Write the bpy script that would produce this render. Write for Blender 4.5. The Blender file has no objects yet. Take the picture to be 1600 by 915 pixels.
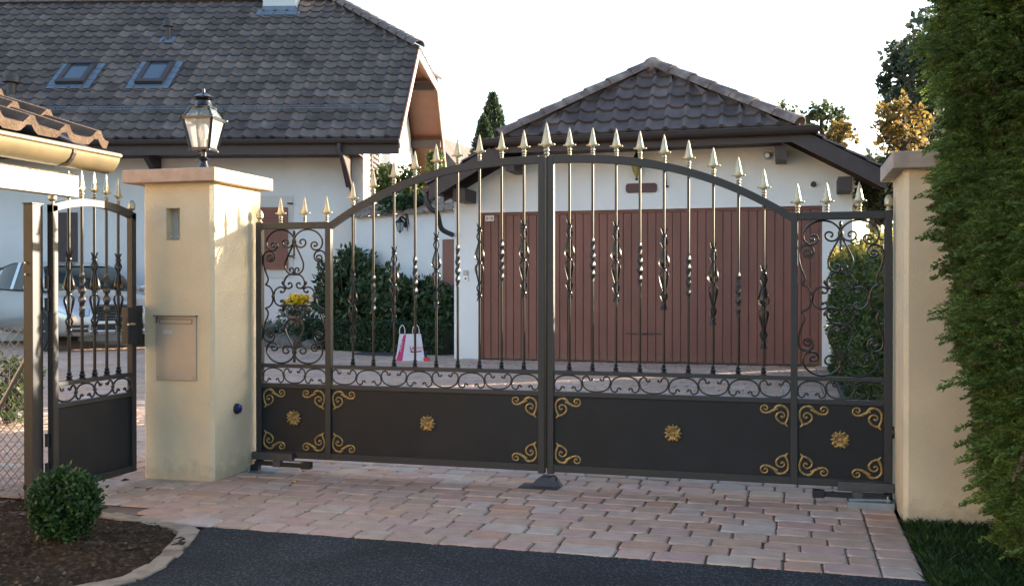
import bpy, math, random
import numpy as np
from mathutils import Vector, Matrix
random.seed(7); rng = np.random.default_rng(11)
R_ = math.radians; PI = math.pi
scn = bpy.context.scene; COL = scn.collection

# ------------------------------------------------------------------ camera, sky, sun, exposure
CAM = Vector((1.411, -5.789, 1.197)); YAW = 0.274; PITCH = -0.0065; FPX = 1542.6
cd = bpy.data.cameras.new('camera'); cam = bpy.data.objects.new('camera', cd); COL.objects.link(cam)
cam.location = CAM; cam.rotation_euler = (PI/2 + PITCH, 0, YAW)
cd.sensor_width = 36; cd.lens = 36*FPX/1600; cd.clip_start = .05; cd.clip_end = 3000
scn.camera = cam
SUN_AZ = R_(41.2); SUN_EL = R_(11.4)          # measured from +x towards +y
w = bpy.data.worlds.new('World'); scn.world = w; w.use_nodes = True
nt = w.node_tree; bg = nt.nodes['Background']
sky = nt.nodes.new('ShaderNodeTexSky'); sky.sky_type = 'NISHITA'; sky.sun_disc = False
sky.sun_elevation = SUN_EL; sky.sun_rotation = PI/2 - SUN_AZ
sky.air_density = 1.0; sky.dust_density = 1.8; sky.ozone_density = 1.0
nt.links.new(sky.outputs[0], bg.inputs[0]); bg.inputs[1].default_value = .15
sl = bpy.data.lights.new('sun', 'SUN'); so = bpy.data.objects.new('sun', sl); COL.objects.link(so)
sl.energy = 5.0; sl.angle = R_(.5); sl.color = (1, .84, .62)
sd = Vector((math.cos(SUN_EL)*math.cos(SUN_AZ), math.cos(SUN_EL)*math.sin(SUN_AZ), math.sin(SUN_EL)))
so.rotation_euler = sd.to_track_quat('Z', 'Y').to_euler(); so.location = (10, 10, 10)
scn.view_settings.view_transform = 'Standard'; scn.view_settings.look = 'None'
scn.view_settings.gamma = 1; scn.view_settings.use_curve_mapping = False
scn.view_settings.exposure = 2.05
scn.view_settings.use_white_balance = True; scn.view_settings.white_balance_temperature = 6200; scn.view_settings.white_balance_tint = 10

# pixel of the photograph (1600 wide) -> point on a plane of the place
_f = Vector((-math.sin(YAW)*math.cos(PITCH), math.cos(YAW)*math.cos(PITCH), math.sin(PITCH)))
_r = Vector((math.cos(YAW), math.sin(YAW), 0)); _u = _r.cross(_f)
def ray(x, y): return _f + _r*((x-800)/FPX) + _u*((457.5-y)/FPX)
def hit(x, y, P, n):
    d = ray(x, y); n = Vector(n); return CAM + d*((Vector(P)-CAM).dot(n)/d.dot(n))
def aty(x, y, Y): return hit(x, y, (0, Y, 0), (0, 1, 0))
def atx(x, y, X): return hit(x, y, (X, 0, 0), (1, 0, 0))
def atz(x, y, Z=0): return hit(x, y, (0, 0, Z), (0, 0, 1))
def atd(x, y, D): return CAM + ray(x, y)*D

# ------------------------------------------------------------------ helpers
class MB:
    def __init__(s): s.v = []; s.f = []; s.uv = {}
    def add(s, vs, fs):
        n = len(s.v); s.v += [tuple(v) for v in vs]; s.f += [tuple(i+n for i in f) for f in fs]; return s
    def box(s, a, b, M=None):
        (x0, y0, z0), (x1, y1, z1) = a, b
        vs = [Vector(p) for p in ((x0,y0,z0),(x1,y0,z0),(x1,y1,z0),(x0,y1,z0),(x0,y0,z1),(x1,y0,z1),(x1,y1,z1),(x0,y1,z1))]
        if M is not None: vs = [M @ v for v in vs]
        return s.add(vs, [(0,3,2,1),(4,5,6,7),(0,1,5,4),(1,2,6,5),(2,3,7,6),(3,0,4,7)])
    def beam(s, p, q, wd, ht, up=(0,0,1)):       # rectangular bar from p to q
        p, q = Vector(p), Vector(q); d = (q-p).normalized(); up = Vector(up)
        a = d.cross(up).normalized()*wd/2; b = a.cross(d).normalized()*ht/2
        vs = [p-a-b, p+a-b, p+a+b, p-a+b, q-a-b, q+a-b, q+a+b, q-a+b]
        return s.add(vs, [(0,1,2,3),(7,6,5,4),(0,4,5,1),(1,5,6,2),(2,6,7,3),(3,7,4,0)])
    def tube(s, pts, r, n=8, cap=True):
        pts = [Vector(p) for p in pts]; N = len(pts)
        rs = r if hasattr(r, '__len__') else [r]*N
        vs = []; ref = None
        for i, p in enumerate(pts):
            d = (pts[min(i+1, N-1)] - pts[max(i-1, 0)]).normalized()
            if ref is None:
                ref = Vector((0,0,1)) if abs(d.z) < .9 else Vector((0,1,0))
            a = d.cross(ref)
            if a.length < 1e-6: a = d.orthogonal()
            a.normalize(); b = a.cross(d).normalized(); ref = b
            for k in range(n):
                t = 2*PI*(k+.5)/n; vs.append(p + (a*math.cos(t) + b*math.sin(t))*rs[i])
        fs = [(i*n+k, i*n+(k+1)%n, (i+1)*n+(k+1)%n, (i+1)*n+k) for i in range(N-1) for k in range(n)]
        if cap: fs += [tuple(range(n-1, -1, -1)), tuple((N-1)*n+k for k in range(n))]
        return s.add(vs, fs)
    def lathe(s, prof, c=(0,0,0), n=16, ax=None, rot=0):
        c = Vector(c); M = Matrix.Identity(3)
        if ax is not None: M = Vector((0,0,1)).rotation_difference(Vector(ax)).to_matrix()
        vs = []
        for r, z in prof:
            for k in range(n):
                t = 2*PI*k/n+rot; vs.append(c + M @ Vector((r*math.cos(t), r*math.sin(t), z)))
        m = len(prof)
        fs = [(i*n+k, i*n+(k+1)%n, (i+1)*n+(k+1)%n, (i+1)*n+k) for i in range(m-1) for k in range(n)]
        fs += [tuple(range(n-1, -1, -1)), tuple((m-1)*n+k for k in range(n))]
        return s.add(vs, fs)
    def ball(s, c, r, n=10, sc=(1,1,1)):
        m = n//2+1
        vs = []; c = Vector(c)
        for i in range(m+1):
            t = PI*i/m
            for k in range(n):
                a = 2*PI*k/n; vs.append(c + Vector((r*sc[0]*math.sin(t)*math.cos(a), r*sc[1]*math.sin(t)*math.sin(a), r*sc[2]*math.cos(t))))
        fs = [(i*n+k, (i+1)*n+k, (i+1)*n+(k+1)%n, i*n+(k+1)%n) for i in range(m) for k in range(n)]
        return s.add(vs, fs)
    def prism(s, poly, d):                        # planar 3D polygon extruded by vector d
        poly = [Vector(p) for p in poly]; d = Vector(d); n = len(poly)
        vs = poly + [p+d for p in poly]
        return s.add(vs, [tuple(range(n)), tuple(range(2*n-1, n-1, -1))] + [(i, i+n, (i+1)%n+n, (i+1)%n) for i in range(n)])
    def build(s, name, m, parent=None, smooth=False, bevel=0, loc=None, ang=40):
        off = Vector(parent['_o']) if parent is not None and '_o' in parent.keys() else Vector((0,0,0))
        if parent is None and loc is not None: off = Vector(loc)
        me = bpy.data.meshes.new(name)
        me.from_pydata([tuple(Vector(v)-off) for v in s.v], [], s.f)
        if s.uv:
            ul = me.uv_layers.new(name='uv')
            for pi, p in enumerate(me.polygons):
                if pi in s.uv:
                    for li in p.loop_indices: ul.data[li].uv = s.uv[pi]
        me.validate(); me.update()
        o = bpy.data.objects.new(name, me); COL.objects.link(o)
        me.materials.append(m)
        if bevel:
            b = o.modifiers.new('bevel', 'BEVEL'); b.width = bevel; b.segments = 2; b.limit_method = 'ANGLE'; b.angle_limit = R_(40)
        if smooth:
            me.polygons.foreach_set('use_smooth', [True]*len(me.polygons)); me.set_sharp_from_angle(angle=R_(ang))
        if parent is not None:
            o.parent = parent
            if '_o' in parent.keys() and parent.type == 'MESH': pass
            o['_o'] = tuple(off)
        elif loc is not None: o.location = loc
        return o
def fixn(o):
    import bmesh
    bm = bmesh.new(); bm.from_mesh(o.data); bmesh.ops.recalc_face_normals(bm, faces=bm.faces); bm.to_mesh(o.data); bm.free(); return o
def tag(o, label=None, cat=None, group=None, kind=None):
    if label: o['label'] = label
    if cat: o['category'] = cat
    if group: o['group'] = group
    if kind: o['kind'] = kind
    return o
def root(name, loc, label, cat, group=None, rz=0, world=False):
    o = bpy.data.objects.new(name, None); COL.objects.link(o); o.location = loc; o.rotation_euler = (0, 0, rz)
    o.empty_display_size = .1
    if world: o['_o'] = tuple(loc)
    return tag(o, label, cat, group)
def share(name, src, parent, loc=(0,0,0), rot=(0,0,0), sc=(1,1,1)):  # another object on the same mesh
    o = bpy.data.objects.new(name, src.data if hasattr(src, 'data') else src); COL.objects.link(o)
    o.location = loc; o.rotation_euler = rot; o.scale = sc
    if parent is not None: o.parent = parent
    return o
def spline(pts, k=6):                               # Catmull-Rom
    P = [np.array(p, float) for p in pts]; P = [2*P[0]-P[1]] + P + [2*P[-1]-P[-2]]
    out = []
    for i in range(1, len(P)-2):
        for j in range(k):
            t = j/k; a, b, c, d = P[i-1:i+3]
            out.append(.5*((2*b)+(-a+c)*t+(2*a-5*b+4*c-d)*t*t+(-a+3*b-3*c+d)*t**3))
    out.append(P[-2]); return out
def np_mesh(name, V, F, m, parent=None, loc=None, smooth=False):    # V (n,3), F (m,k) equal sized faces
    me = bpy.data.meshes.new(name); V = np.asarray(V, np.float32); F = np.asarray(F, np.int32)
    off = np.array(parent['_o']) if parent is not None and '_o' in parent.keys() else np.array(loc if loc is not None and parent is None else (0,0,0))
    V = V - off
    me.vertices.add(len(V)); me.vertices.foreach_set('co', V.astype(np.float32).ravel())
    k = F.shape[1]; me.loops.add(F.size); me.loops.foreach_set('vertex_index', F.ravel())
    me.polygons.add(len(F)); me.polygons.foreach_set('loop_start', np.arange(0, F.size, k, dtype=np.int32))
    me.polygons.foreach_set('loop_total', np.full(len(F), k, np.int32))
    me.update(calc_edges=True); me.validate()
    if smooth: me.polygons.foreach_set('use_smooth', [True]*len(me.polygons))
    o = bpy.data.objects.new(name, me); COL.objects.link(o); me.materials.append(m)
    if parent is not None: o.parent = parent; o['_o'] = tuple(off)
    elif loc is not None: o.location = loc
    return o

# ------------------------------------------------------------------ materials
def mat(name, col, rough=.6, metal=0, var=0, vscale=6, bump=0, bscale=60, spec=.5, col2=None, island=0, uvrand=0, coat=0, fac2=None, det=6, trans=0, bdist=.01, streak=False, var2=0, v2=1.0, foot=0):
    m = bpy.data.materials.new(name); m.use_nodes = True; t = m.node_tree; L = t.links; N = t.nodes
    b = N['Principled BSDF']; b.inputs['Roughness'].default_value = rough; b.inputs['Metallic'].default_value = metal
    b.inputs['Specular IOR Level'].default_value = spec
    if coat: b.inputs['Coat Weight'].default_value = coat
    c = N.new('ShaderNodeRGB'); c.outputs[0].default_value = (*col, 1); out = c.outputs[0]
    tc = N.new('ShaderNodeTexCoord')
    if col2 is not None:
        c2 = N.new('ShaderNodeRGB'); c2.outputs[0].default_value = (*col2, 1)
        mx = N.new('ShaderNodeMix'); mx.data_type = 'RGBA'
        if island:
            g = N.new('ShaderNodeNewGeometry'); fac = g.outputs['Random Per Island']
            rp = N.new('ShaderNodeMath'); rp.operation = 'POWER'; rp.inputs[1].default_value = island; L.new(fac, rp.inputs[0]); fac = rp.outputs[0]
        elif uvrand:
            wn = N.new('ShaderNodeTexWhiteNoise'); wn.noise_dimensions = '2D'; L.new(tc.outputs['UV'], wn.inputs['Vector'])
            rp = N.new('ShaderNodeMath'); rp.operation = 'POWER'; rp.inputs[1].default_value = uvrand; L.new(wn.outputs[0], rp.inputs[0]); fac = rp.outputs[0]
        else:
            n2 = N.new('ShaderNodeTexNoise'); n2.inputs['Scale'].default_value = vscale; n2.inputs['Detail'].default_value = det; L.new(tc.outputs['Object'], n2.inputs['Vector'])
            r2 = N.new('ShaderNodeValToRGB'); a, bb = fac2 or (.42, .62); r2.color_ramp.elements[0].position = a; r2.color_ramp.elements[1].position = bb
            L.new(n2.outputs[0], r2.inputs[0]); fac = r2.outputs[0]
        L.new(fac, mx.inputs['Factor']); L.new(out, mx.inputs['A']); L.new(c2.outputs[0], mx.inputs['B']); out = mx.outputs['Result']
    if var:
        n = N.new('ShaderNodeTexNoise'); n.inputs['Scale'].default_value = vscale; n.inputs['Detail'].default_value = det
        if streak:
            mp = N.new('ShaderNodeMapping'); mp.inputs['Scale'].default_value = (1, 1, .12); L.new(tc.outputs['Object'], mp.inputs[0]); L.new(mp.outputs[0], n.inputs['Vector'])
        else: L.new(tc.outputs['Object'], n.inputs['Vector'])
        mr = N.new('ShaderNodeMapRange'); mr.inputs[1].default_value = .3; mr.inputs[2].default_value = .7
        mr.inputs[3].default_value = 1-var; mr.inputs[4].default_value = 1+var; L.new(n.outputs[0], mr.inputs[0])
        hs = N.new('ShaderNodeHueSaturation'); L.new(mr.outputs[0], hs.inputs['Value']); L.new(out, hs.inputs['Color']); out = hs.outputs[0]
    if var2:
        n = N.new('ShaderNodeTexNoise'); n.inputs['Scale'].default_value = v2; n.inputs['Detail'].default_value = 5; n.inputs['Distortion'].default_value = .6; L.new(tc.outputs['Object'], n.inputs['Vector'])
        mr = N.new('ShaderNodeMapRange'); mr.inputs[1].default_value = .38; mr.inputs[2].default_value = .64; mr.inputs[3].default_value = 1-var2; mr.inputs[4].default_value = 1+var2; L.new(n.outputs[0], mr.inputs[0])
        hs = N.new('ShaderNodeHueSaturation'); L.new(mr.outputs[0], hs.inputs['Value']); L.new(out, hs.inputs['Color']); out = hs.outputs[0]
    if foot:                                        # splashed dirt with a ragged upper edge
        sx = N.new('ShaderNodeSeparateXYZ'); L.new(tc.outputs['Object'], sx.inputs[0]); n = N.new('ShaderNodeTexNoise'); n.inputs['Scale'].default_value = 14; n.inputs['Detail'].default_value = 6; L.new(tc.outputs['Object'], n.inputs['Vector'])
        ad = N.new('ShaderNodeMath'); ad.operation = 'MULTIPLY_ADD'; ad.inputs[1].default_value = -.34; L.new(n.outputs[0], ad.inputs[0]); L.new(sx.outputs[2], ad.inputs[2])
        mr = N.new('ShaderNodeMapRange'); mr.inputs[1].default_value = -.15; mr.inputs[2].default_value = -.04; mr.inputs[3].default_value = foot; mr.inputs[4].default_value = 0; L.new(ad.outputs[0], mr.inputs[0])
        mx = N.new('ShaderNodeMix'); mx.data_type = 'RGBA'; L.new(mr.outputs[0], mx.inputs['Factor']); L.new(out, mx.inputs['A']); mx.inputs['B'].default_value = (.20,.15,.10,1); out = mx.outputs['Result']
    L.new(out, b.inputs['Base Color'])
    if bump:
        n = N.new('ShaderNodeTexNoise'); n.inputs['Scale'].default_value = bscale; n.inputs['Detail'].default_value = 4; L.new(tc.outputs['Object'], n.inputs['Vector'])
        bp = N.new('ShaderNodeBump'); bp.inputs['Strength'].default_value = bump; bp.inputs['Distance'].default_value = bdist
        L.new(n.outputs[0], bp.inputs['Height']); L.new(bp.outputs[0], b.inputs['Normal'])
    if trans:
        tr = N.new('ShaderNodeBsdfTranslucent'); L.new(out, tr.inputs[0]); ms = N.new('ShaderNodeMixShader'); ms.inputs[0].default_value = trans
        L.new(b.outputs[0], ms.inputs[1]); L.new(tr.outputs[0], ms.inputs[2]); L.new(ms.outputs[0], N['Material Output'].inputs[0])
    return m
M = {}
M['plaster'] = mat('cream_plaster', (.68,.575,.40), .9, var=.07, vscale=3, var2=.06, v2=1.3, foot=.32, bump=.55, bscale=130, spec=.2)
M['cap'] = mat('stone_cap', (.50,.36,.27), .85, var=.14, vscale=14, bump=.35, bscale=90, spec=.2)
M['capgrey'] = mat('grey_stone_cap', (.42,.36,.31), .85, var=.16, vscale=12, bump=.35, bscale=90, spec=.2)
M['iron'] = mat('anthracite_gate_paint', (.024,.023,.024), .52, .1, bump=.08, bscale=900, bdist=.001, spec=.6)
M['panel'] = mat('anthracite_sheet', (.014,.015,.018), .5, 0, bump=.10, bscale=900, bdist=.001, var=.14, vscale=7, var2=.12, v2=2.5, spec=.32)
M['bar'] = mat('anthracite_bar', (.045,.042,.040), .28, .75, spec=.7)
M['gold'] = mat('aged_gold_paint', (.43,.38,.26), .36, .6, var=.22, vscale=60, spec=.6)
M['golddull'] = mat('dull_gold_ornament', (.34,.23,.085), .45, .5, var=.45, vscale=55, spec=.5)
M['white'] = mat('white_render', (.60,.61,.62), .9, var=.04, vscale=1.5, var2=.05, v2=.6, bump=.25, bscale=60, spec=.2)
M['garagewall'] = mat('garage_render', (.72,.73,.73), .9, var=.035, vscale=1.2, bump=.3, bscale=50, spec=.2)
M['brownwood'] = mat('red_brown_wood', (.18,.070,.050), .55, var=.14, vscale=5, var2=.08, v2=.8, foot=.35, bump=.1, bscale=40, streak=True)
M['darkwood'] = mat('dark_brown_wood', (.045,.030,.028), .6, var=.15, vscale=6)
M['soffit'] = mat('stained_boards', (.11,.038,.02), .55, var=.2, vscale=4, streak=True)
M['gutter'] = mat('brown_gutter', (.045,.036,.036), .5, spec=.4)
M['tile'] = mat('dark_roof_tile', (.070,.056,.053), .78, col2=(.145,.118,.105), uvrand=1.3, var=.3, vscale=2.2, bump=.35, bscale=70, spec=.25)
M['tile2'] = mat('garage_roof_tile', (.085,.068,.068), .75, col2=(.15,.12,.115), uvrand=1.2, var=.25, vscale=3, bump=.35, bscale=70, spec=.25)
M['ridge'] = mat('weathered_ridge_tile', (.15,.11,.10), .8, col2=(.27,.22,.19), vscale=4, fac2=(.45,.7), var=.2, bump=.4, bscale=50, spec=.2)
M['claytile'] = mat('brown_clay_tile', (.115,.078,.055), .8, var=.3, vscale=14, bump=.5, bscale=90, spec=.2)  # the clay tiles' own brown
M['copper'] = mat('weathered_copper_gutter', (.20,.155,.085), .5, .15, var=.16, vscale=10, spec=.5)
M['whitewood'] = mat('white_beam', (.78,.72,.62), .7, var=.06, vscale=8)
M['lead'] = mat('lead_flashing', (.13,.17,.22), .5, .3, var=.15, vscale=8)
M['glassy'] = mat('skylight_glass', (.05,.07,.10), .05, 0, spec=1.0)
M['carglass'] = mat('car_glass', (.03,.045,.05), .05, 0, spec=1.0)
M['silver'] = mat('silver_car_paint', (.50,.49,.49), .28, .5, coat=.6)
M['chrome'] = mat('chrome', (.75,.75,.75), .12, 1)
M['black'] = mat('black_plastic', (.012,.012,.013), .5)
M['rubber'] = mat('tyre_rubber', (.014,.014,.014), .8)
M['steel'] = mat('galvanised_steel', (.30,.33,.36), .42, .75, var=.15, vscale=18)
M['greysteel'] = mat('grey_bracket', (.085,.082,.085), .45, .5, var=.12, vscale=20)
M['mail'] = mat('satin_mailbox', (.42,.37,.32), .42, .3, var=.03, vscale=20)
M['mailtrim'] = mat('mailbox_trim', (.22,.20,.19), .4, .6)
M['label'] = mat('nameplate', (.42,.46,.48), .5)
M['blue'] = mat('blue_plastic', (.012,.02,.16), .3)
M['lampblack'] = mat('black_cast_iron', (.012,.013,.018), .25, .3, spec=.8)
M['asphalt'] = mat('asphalt', (.022,.024,.028), .88, col2=(.085,.086,.090), vscale=95, fac2=(.50,.70), var=.3, bump=1, bscale=85, spec=.3, bdist=.03, var2=.28, v2=1.6)
M['joint'] = mat('sand_joint', (.15,.11,.085), .95, var=.3, vscale=9, bump=.5, bscale=120)
M['soil'] = mat('soil', (.050,.034,.022), .95, col2=(.11,.080,.052), vscale=38, fac2=(.5,.75), var=.3, bump=1, bscale=70, spec=.1, bdist=.03)
M['edging'] = mat('edging_stone', (.30,.24,.18), .9, col2=(.16,.12,.085), vscale=9, fac2=(.45,.7), bump=.5, bscale=80)
M['terrain'] = mat('earth', (.06,.07,.03), .95, var=.3, vscale=.5)
M['wire'] = mat('galvanised_wire', (.33,.30,.27), .45, .6)
M['bark'] = mat('bark', (.06,.045,.035), .9, var=.3, vscale=20, bump=.6, bscale=60)
M['terracotta'] = mat('terracotta', (.33,.12,.06), .8, var=.15, vscale=15)
M['stone'] = mat('rock', (.12,.11,.10), .9, var=.3, vscale=6, bump=.6, bscale=30)
M['redplastic'] = mat('red_plastic', (.6,.02,.02), .35)
M['whitepaper'] = mat('white_paper', (.62,.62,.66), .6, var=.03)
M['pink'] = mat('pink_print', (.50,.03,.15), .6)
M['darkpink'] = mat('dark_red_print', (.28,.02,.07), .6)
M['manhole'] = mat('cast_iron_cover', (.05,.042,.04), .7, var=.3, vscale=30, bump=.5, bscale=120)
M['signwood'] = mat('plaque_wood', (.10,.045,.045), .6)
M['amber'] = mat('amber_glass', (.30,.24,.07), .25)
M['yellow'] = mat('yellow_petals', (.85,.62,.0), .6, col2=(.6,.38,.0), island=1)
M['greyleaf'] = mat('grey_green_leaf', (.08,.11,.09), .5, col2=(.17,.20,.17), island=1)
def leafm(name, a, b, isl=1.3, tr=.3, rough=.5, var=.3, vs=3.5): return mat(name, a, rough, col2=b, island=isl, trans=tr, spec=.35, var=var, vscale=vs, det=3)
M['thuja'] = leafm('thuja_spray', (.070,.125,.025), (.27,.34,.08), 1.15, .45, .6, .40, 2.2)
M['drytwig'] = mat('dry_twig', (.10,.06,.03), .9, col2=(.20,.14,.07), island=1)
M['shadecore'] = mat('inner_shade', (.018,.022,.010), .95, var=.3, vscale=12, bump=.8, bscale=30, bdist=.05)  # dark colour of added cores, standing in for shade inside foliage
M['laurel'] = leafm('laurel_leaf', (.028,.055,.024), (.075,.12,.05), 1.3, .2, .38)
M['lowhedge'] = leafm('low_hedge_leaf', (.02,.042,.02), (.05,.085,.035), 1.3, .2)
M['hedgeleaf'] = leafm('garden_hedge_leaf', (.03,.065,.018), (.11,.14,.035), 1.4, .35)
M['hedgesun'] = leafm('sunlit_hedge_tips', (.18,.17,.03), (.42,.30,.06), 1.0, .5)  # yellow stands in for sunlight on the hedge top
M['treeleaf'] = leafm('tree_leaf', (.045,.07,.03), (.12,.14,.06), 1.2, .4)
M['darkleaf'] = leafm('dark_tree_leaf', (.045,.06,.035), (.11,.13,.075), 1.2, .35)
M['orangeleaf'] = leafm('autumn_leaf', (.12,.09,.025), (.40,.26,.07), 1.2, .5)
M['boxleaf'] = leafm('box_leaf', (.022,.055,.014), (.06,.12,.03), 1.3, .25, .42)
M['cypress'] = leafm('cypress_leaf', (.02,.04,.02), (.06,.085,.04), 1.2, .3)
M['grass'] = leafm('grass_blade', (.016,.045,.010), (.055,.095,.02), 1.3, .3)
M['climber'] = leafm('climber_leaf', (.05,.085,.02), (.20,.22,.06), 1.1, .45)
# pavers: colour picked per stone
def paver_mat():
    m = bpy.data.materials.new('tumbled_pavers'); m.use_nodes = True; t = m.node_tree; N = t.nodes; L = t.links
    b = N['Principled BSDF']; b.inputs['Roughness'].default_value = .72; b.inputs['Specular IOR Level'].default_value = .45
    g = N.new('ShaderNodeNewGeometry'); r = N.new('ShaderNodeValToRGB'); L.new(g.outputs['Random Per Island'], r.inputs[0])
    cols = [(0,(.44,.30,.23)),(.16,(.47,.35,.28)),(.3,(.42,.32,.26)),(.45,(.50,.38,.32)),(.58,(.44,.31,.27)),(.7,(.47,.38,.30)),(.82,(.48,.40,.36)),(.92,(.46,.33,.26)),(1,(.45,.34,.29))]
    e = r.color_ramp.elements; e[0].position = 0; e[0].color = (*cols[0][1], 1); e[1].position = 1; e[1].color = (*cols[-1][1], 1)
    for p, c in cols[1:-1]:
        x = e.new(p); x.color = (*c, 1)
    tc = N.new('ShaderNodeTexCoord')
    n1 = N.new('ShaderNodeTexNoise'); n1.inputs['Scale'].default_value = 11; n1.inputs['Detail'].default_value = 8; L.new(tc.outputs['Object'], n1.inputs['Vector'])
    n2 = N.new('ShaderNodeTexNoise'); n2.inputs['Scale'].default_value = .9; n2.inputs['Detail'].default_value = 3; L.new(tc.outputs['Object'], n2.inputs['Vector'])
    mr = N.new('ShaderNodeMapRange'); mr.inputs[1].default_value=.3; mr.inputs[2].default_value=.7; mr.inputs[3].default_value=.86; mr.inputs[4].default_value=1.12; L.new(n1.outputs[0], mr.inputs[0])
    mr2 = N.new('ShaderNodeMapRange'); mr2.inputs[1].default_value=.35; mr2.inputs[2].default_value=.65; mr2.inputs[3].default_value=.84; mr2.inputs[4].default_value=1.04; L.new(n2.outputs[0], mr2.inputs[0])
    mu = N.new('ShaderNodeMath'); mu.operation = 'MULTIPLY'; L.new(mr.outputs[0], mu.inputs[0]); L.new(mr2.outputs[0], mu.inputs[1])
    hs = N.new('ShaderNodeHueSaturation'); L.new(mu.outputs[0], hs.inputs['Value']); L.new(r.outputs[0], hs.inputs['Color']); L.new(hs.outputs[0], b.inputs['Base Color']); hs.inputs['Saturation'].default_value=1.25
    n3 = N.new('ShaderNodeTexNoise'); n3.inputs['Scale'].default_value = 70; n3.inputs['Detail'].default_value = 5; L.new(tc.outputs['Object'], n3.inputs['Vector'])
    bp = N.new('ShaderNodeBump'); bp.inputs['Strength'].default_value = .45; bp.inputs['Distance'].default_value = .008; L.new(n3.outputs[0], bp.inputs['Height']); L.new(bp.outputs[0], b.inputs['Normal'])
    return m
M['paver'] = paver_mat()
def glass_mat(name, tint=(.9,.9,.85), a=.25, rough=.05):
    m = bpy.data.materials.new(name); m.use_nodes = True; t = m.node_tree; N = t.nodes; L = t.links
    b = N['Principled BSDF']; b.inputs['Base Color'].default_value = (*tint, 1); b.inputs['Roughness'].default_value = rough
    tr = N.new('ShaderNodeBsdfTransparent'); ms = N.new('ShaderNodeMixShader'); ms.inputs[0].default_value = a
    L.new(tr.outputs[0], ms.inputs[1]); L.new(b.outputs[0], ms.inputs[2]); L.new(ms.outputs[0], N['Material Output'].inputs[0]); return m
M['lampglass'] = glass_mat('lantern_glass', (.85,.82,.75), .38, .2)
M['darkglass'] = glass_mat('dark_lantern_glass', (.25,.3,.3), .5, .15)

# ------------------------------------------------------------------ ground
g = MB(); S = 600
g.add([(-S,-S,-.09),(S,-S,-.09),(S,S,-.09),(-S,S,-.09)], [(0,1,2,3)]); tag(g.build('ground', M['terrain']), kind='structure')
# road: asphalt sheet with a slightly ragged edge against the pavers
def road():
    bm = MB(); xs = np.linspace(-2.6, 1.93, 420); ys = -1.457 + rng.normal(0, .004, 420) + .006*np.sin(xs*23)*np.sin(xs*7)
    edge = [(-40, -6.5), (-3.6, -5.6), (-2.2, -3.9), (-1.55, -2.95), (-1.28, -2.42), (-1.19, -2.12), (-1.27, -1.78), (-1.40, -1.53)]
    pts = edge + [(x, y) for x, y in zip(xs, ys) if x > -1.38] + [(1.97,-1.47),(1.93,-1.75),(1.95,-2.6),(2.2,-4),(3,-5.2),(40,-6)]
    pts = pts + [(40,-40),(-40,-40)]; bm.add([(x, y, -.003) for x, y in pts], [tuple(range(len(pts)-1,-1,-1))]); return bm
o = fixn(road().build('road', M['asphalt'])); tag(o, kind='structure')
# loose chips on the asphalt
V=[];F=[]
for k in range(220):
    x = rng.uniform(-1.2,1.9); y = rng.uniform(-3.2,-1.5); s = rng.uniform(.0015,.004)
    a = rng.uniform(0,6.28); n=len(V)
    for q in range(3): V.append((x+s*math.cos(a+q*2.1), y+s*math.sin(a+q*2.1), -.002))
    V.append((x,y,-.002+s*.9)); F += [(n,n+1,n+3),(n+1,n+2,n+3),(n+2,n,n+3)]
tag(np_mesh('stone_chips', V, F, M['edging']), 'scattered small pale stone chips lying on the dark asphalt', 'gravel', kind='stuff')
# bedding under the pavers
g = MB(); g.add([(-16,-1.455,-.011),(1.955,-1.455,-.011),(1.955,16,-.011),(-16,16,-.011)], [(0,1,2,3)]); tag(g.build('paving_bed', M['joint']), kind='structure')
def pavers():
    V=[]; F8=[]; F4=[]
    def stone(x0,y0,x1,y1):
        j=.0022; x0+=j+rng.uniform(0,.002); x1-=j+rng.uniform(0,.002); y0+=j; y1-=j
        z = rng.normal(0,.0013); tx,ty = rng.normal(0,.006,2); cx,cy=(x0+x1)/2,(y0+y1)/2
        n=len(V)
        for k,(ins,dz,c) in enumerate(((.0,-.010,.012),(.007,-.001,.012))):
            a,b,e,f_=x0+ins,x1-ins,y0+ins,y1-ins; c2=c+rng.uniform(0,.006)
            for px,py in ((a+c2,e),(b-c2,e),(b,e+c2),(b,f_-c2),(b-c2,f_),(a+c2,f_),(a,f_-c2),(a,e+c2)):
                V.append((px+rng.normal(0,.0012),py+rng.normal(0,.0012),z+dz+tx*(px-cx)+ty*(py-cy)+.004))
        F8.append(tuple(n+8+i for i in range(8)))
        for i in range(8): F4.append((n+i,n+(i+1)%8,n+8+(i+1)%8,n+8+i))
    row=.148; y=-1.458; r=0
    while y < 14.5:
        y1=y+row
        # left limit of the row
        if y1 < -1.02: xl=-1.62-(y+1.458)*1.9
        else: xl=-14.5
        x=1.7855
        if y < 9.75 or True:
            xr=x
            # border course on the right
            if r%1==0 and y<10: stone(1.785,y,1.955,y1)
            while x>xl:
                wd=float(rng.choice([.125,.165,.20,.235,.27],p=[.12,.24,.28,.22,.14])); 
                x0=x-wd
                if not(y1>9.72 and x0>-3.9): stone(x0,y,x,y1)
                x=x0
        y=y1; r+=1
    bm=MB(); bm.v=V; bm.f=F8+F4; return bm
tag(pavers().build('driveway_paving', M['paver']), kind='structure')
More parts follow.
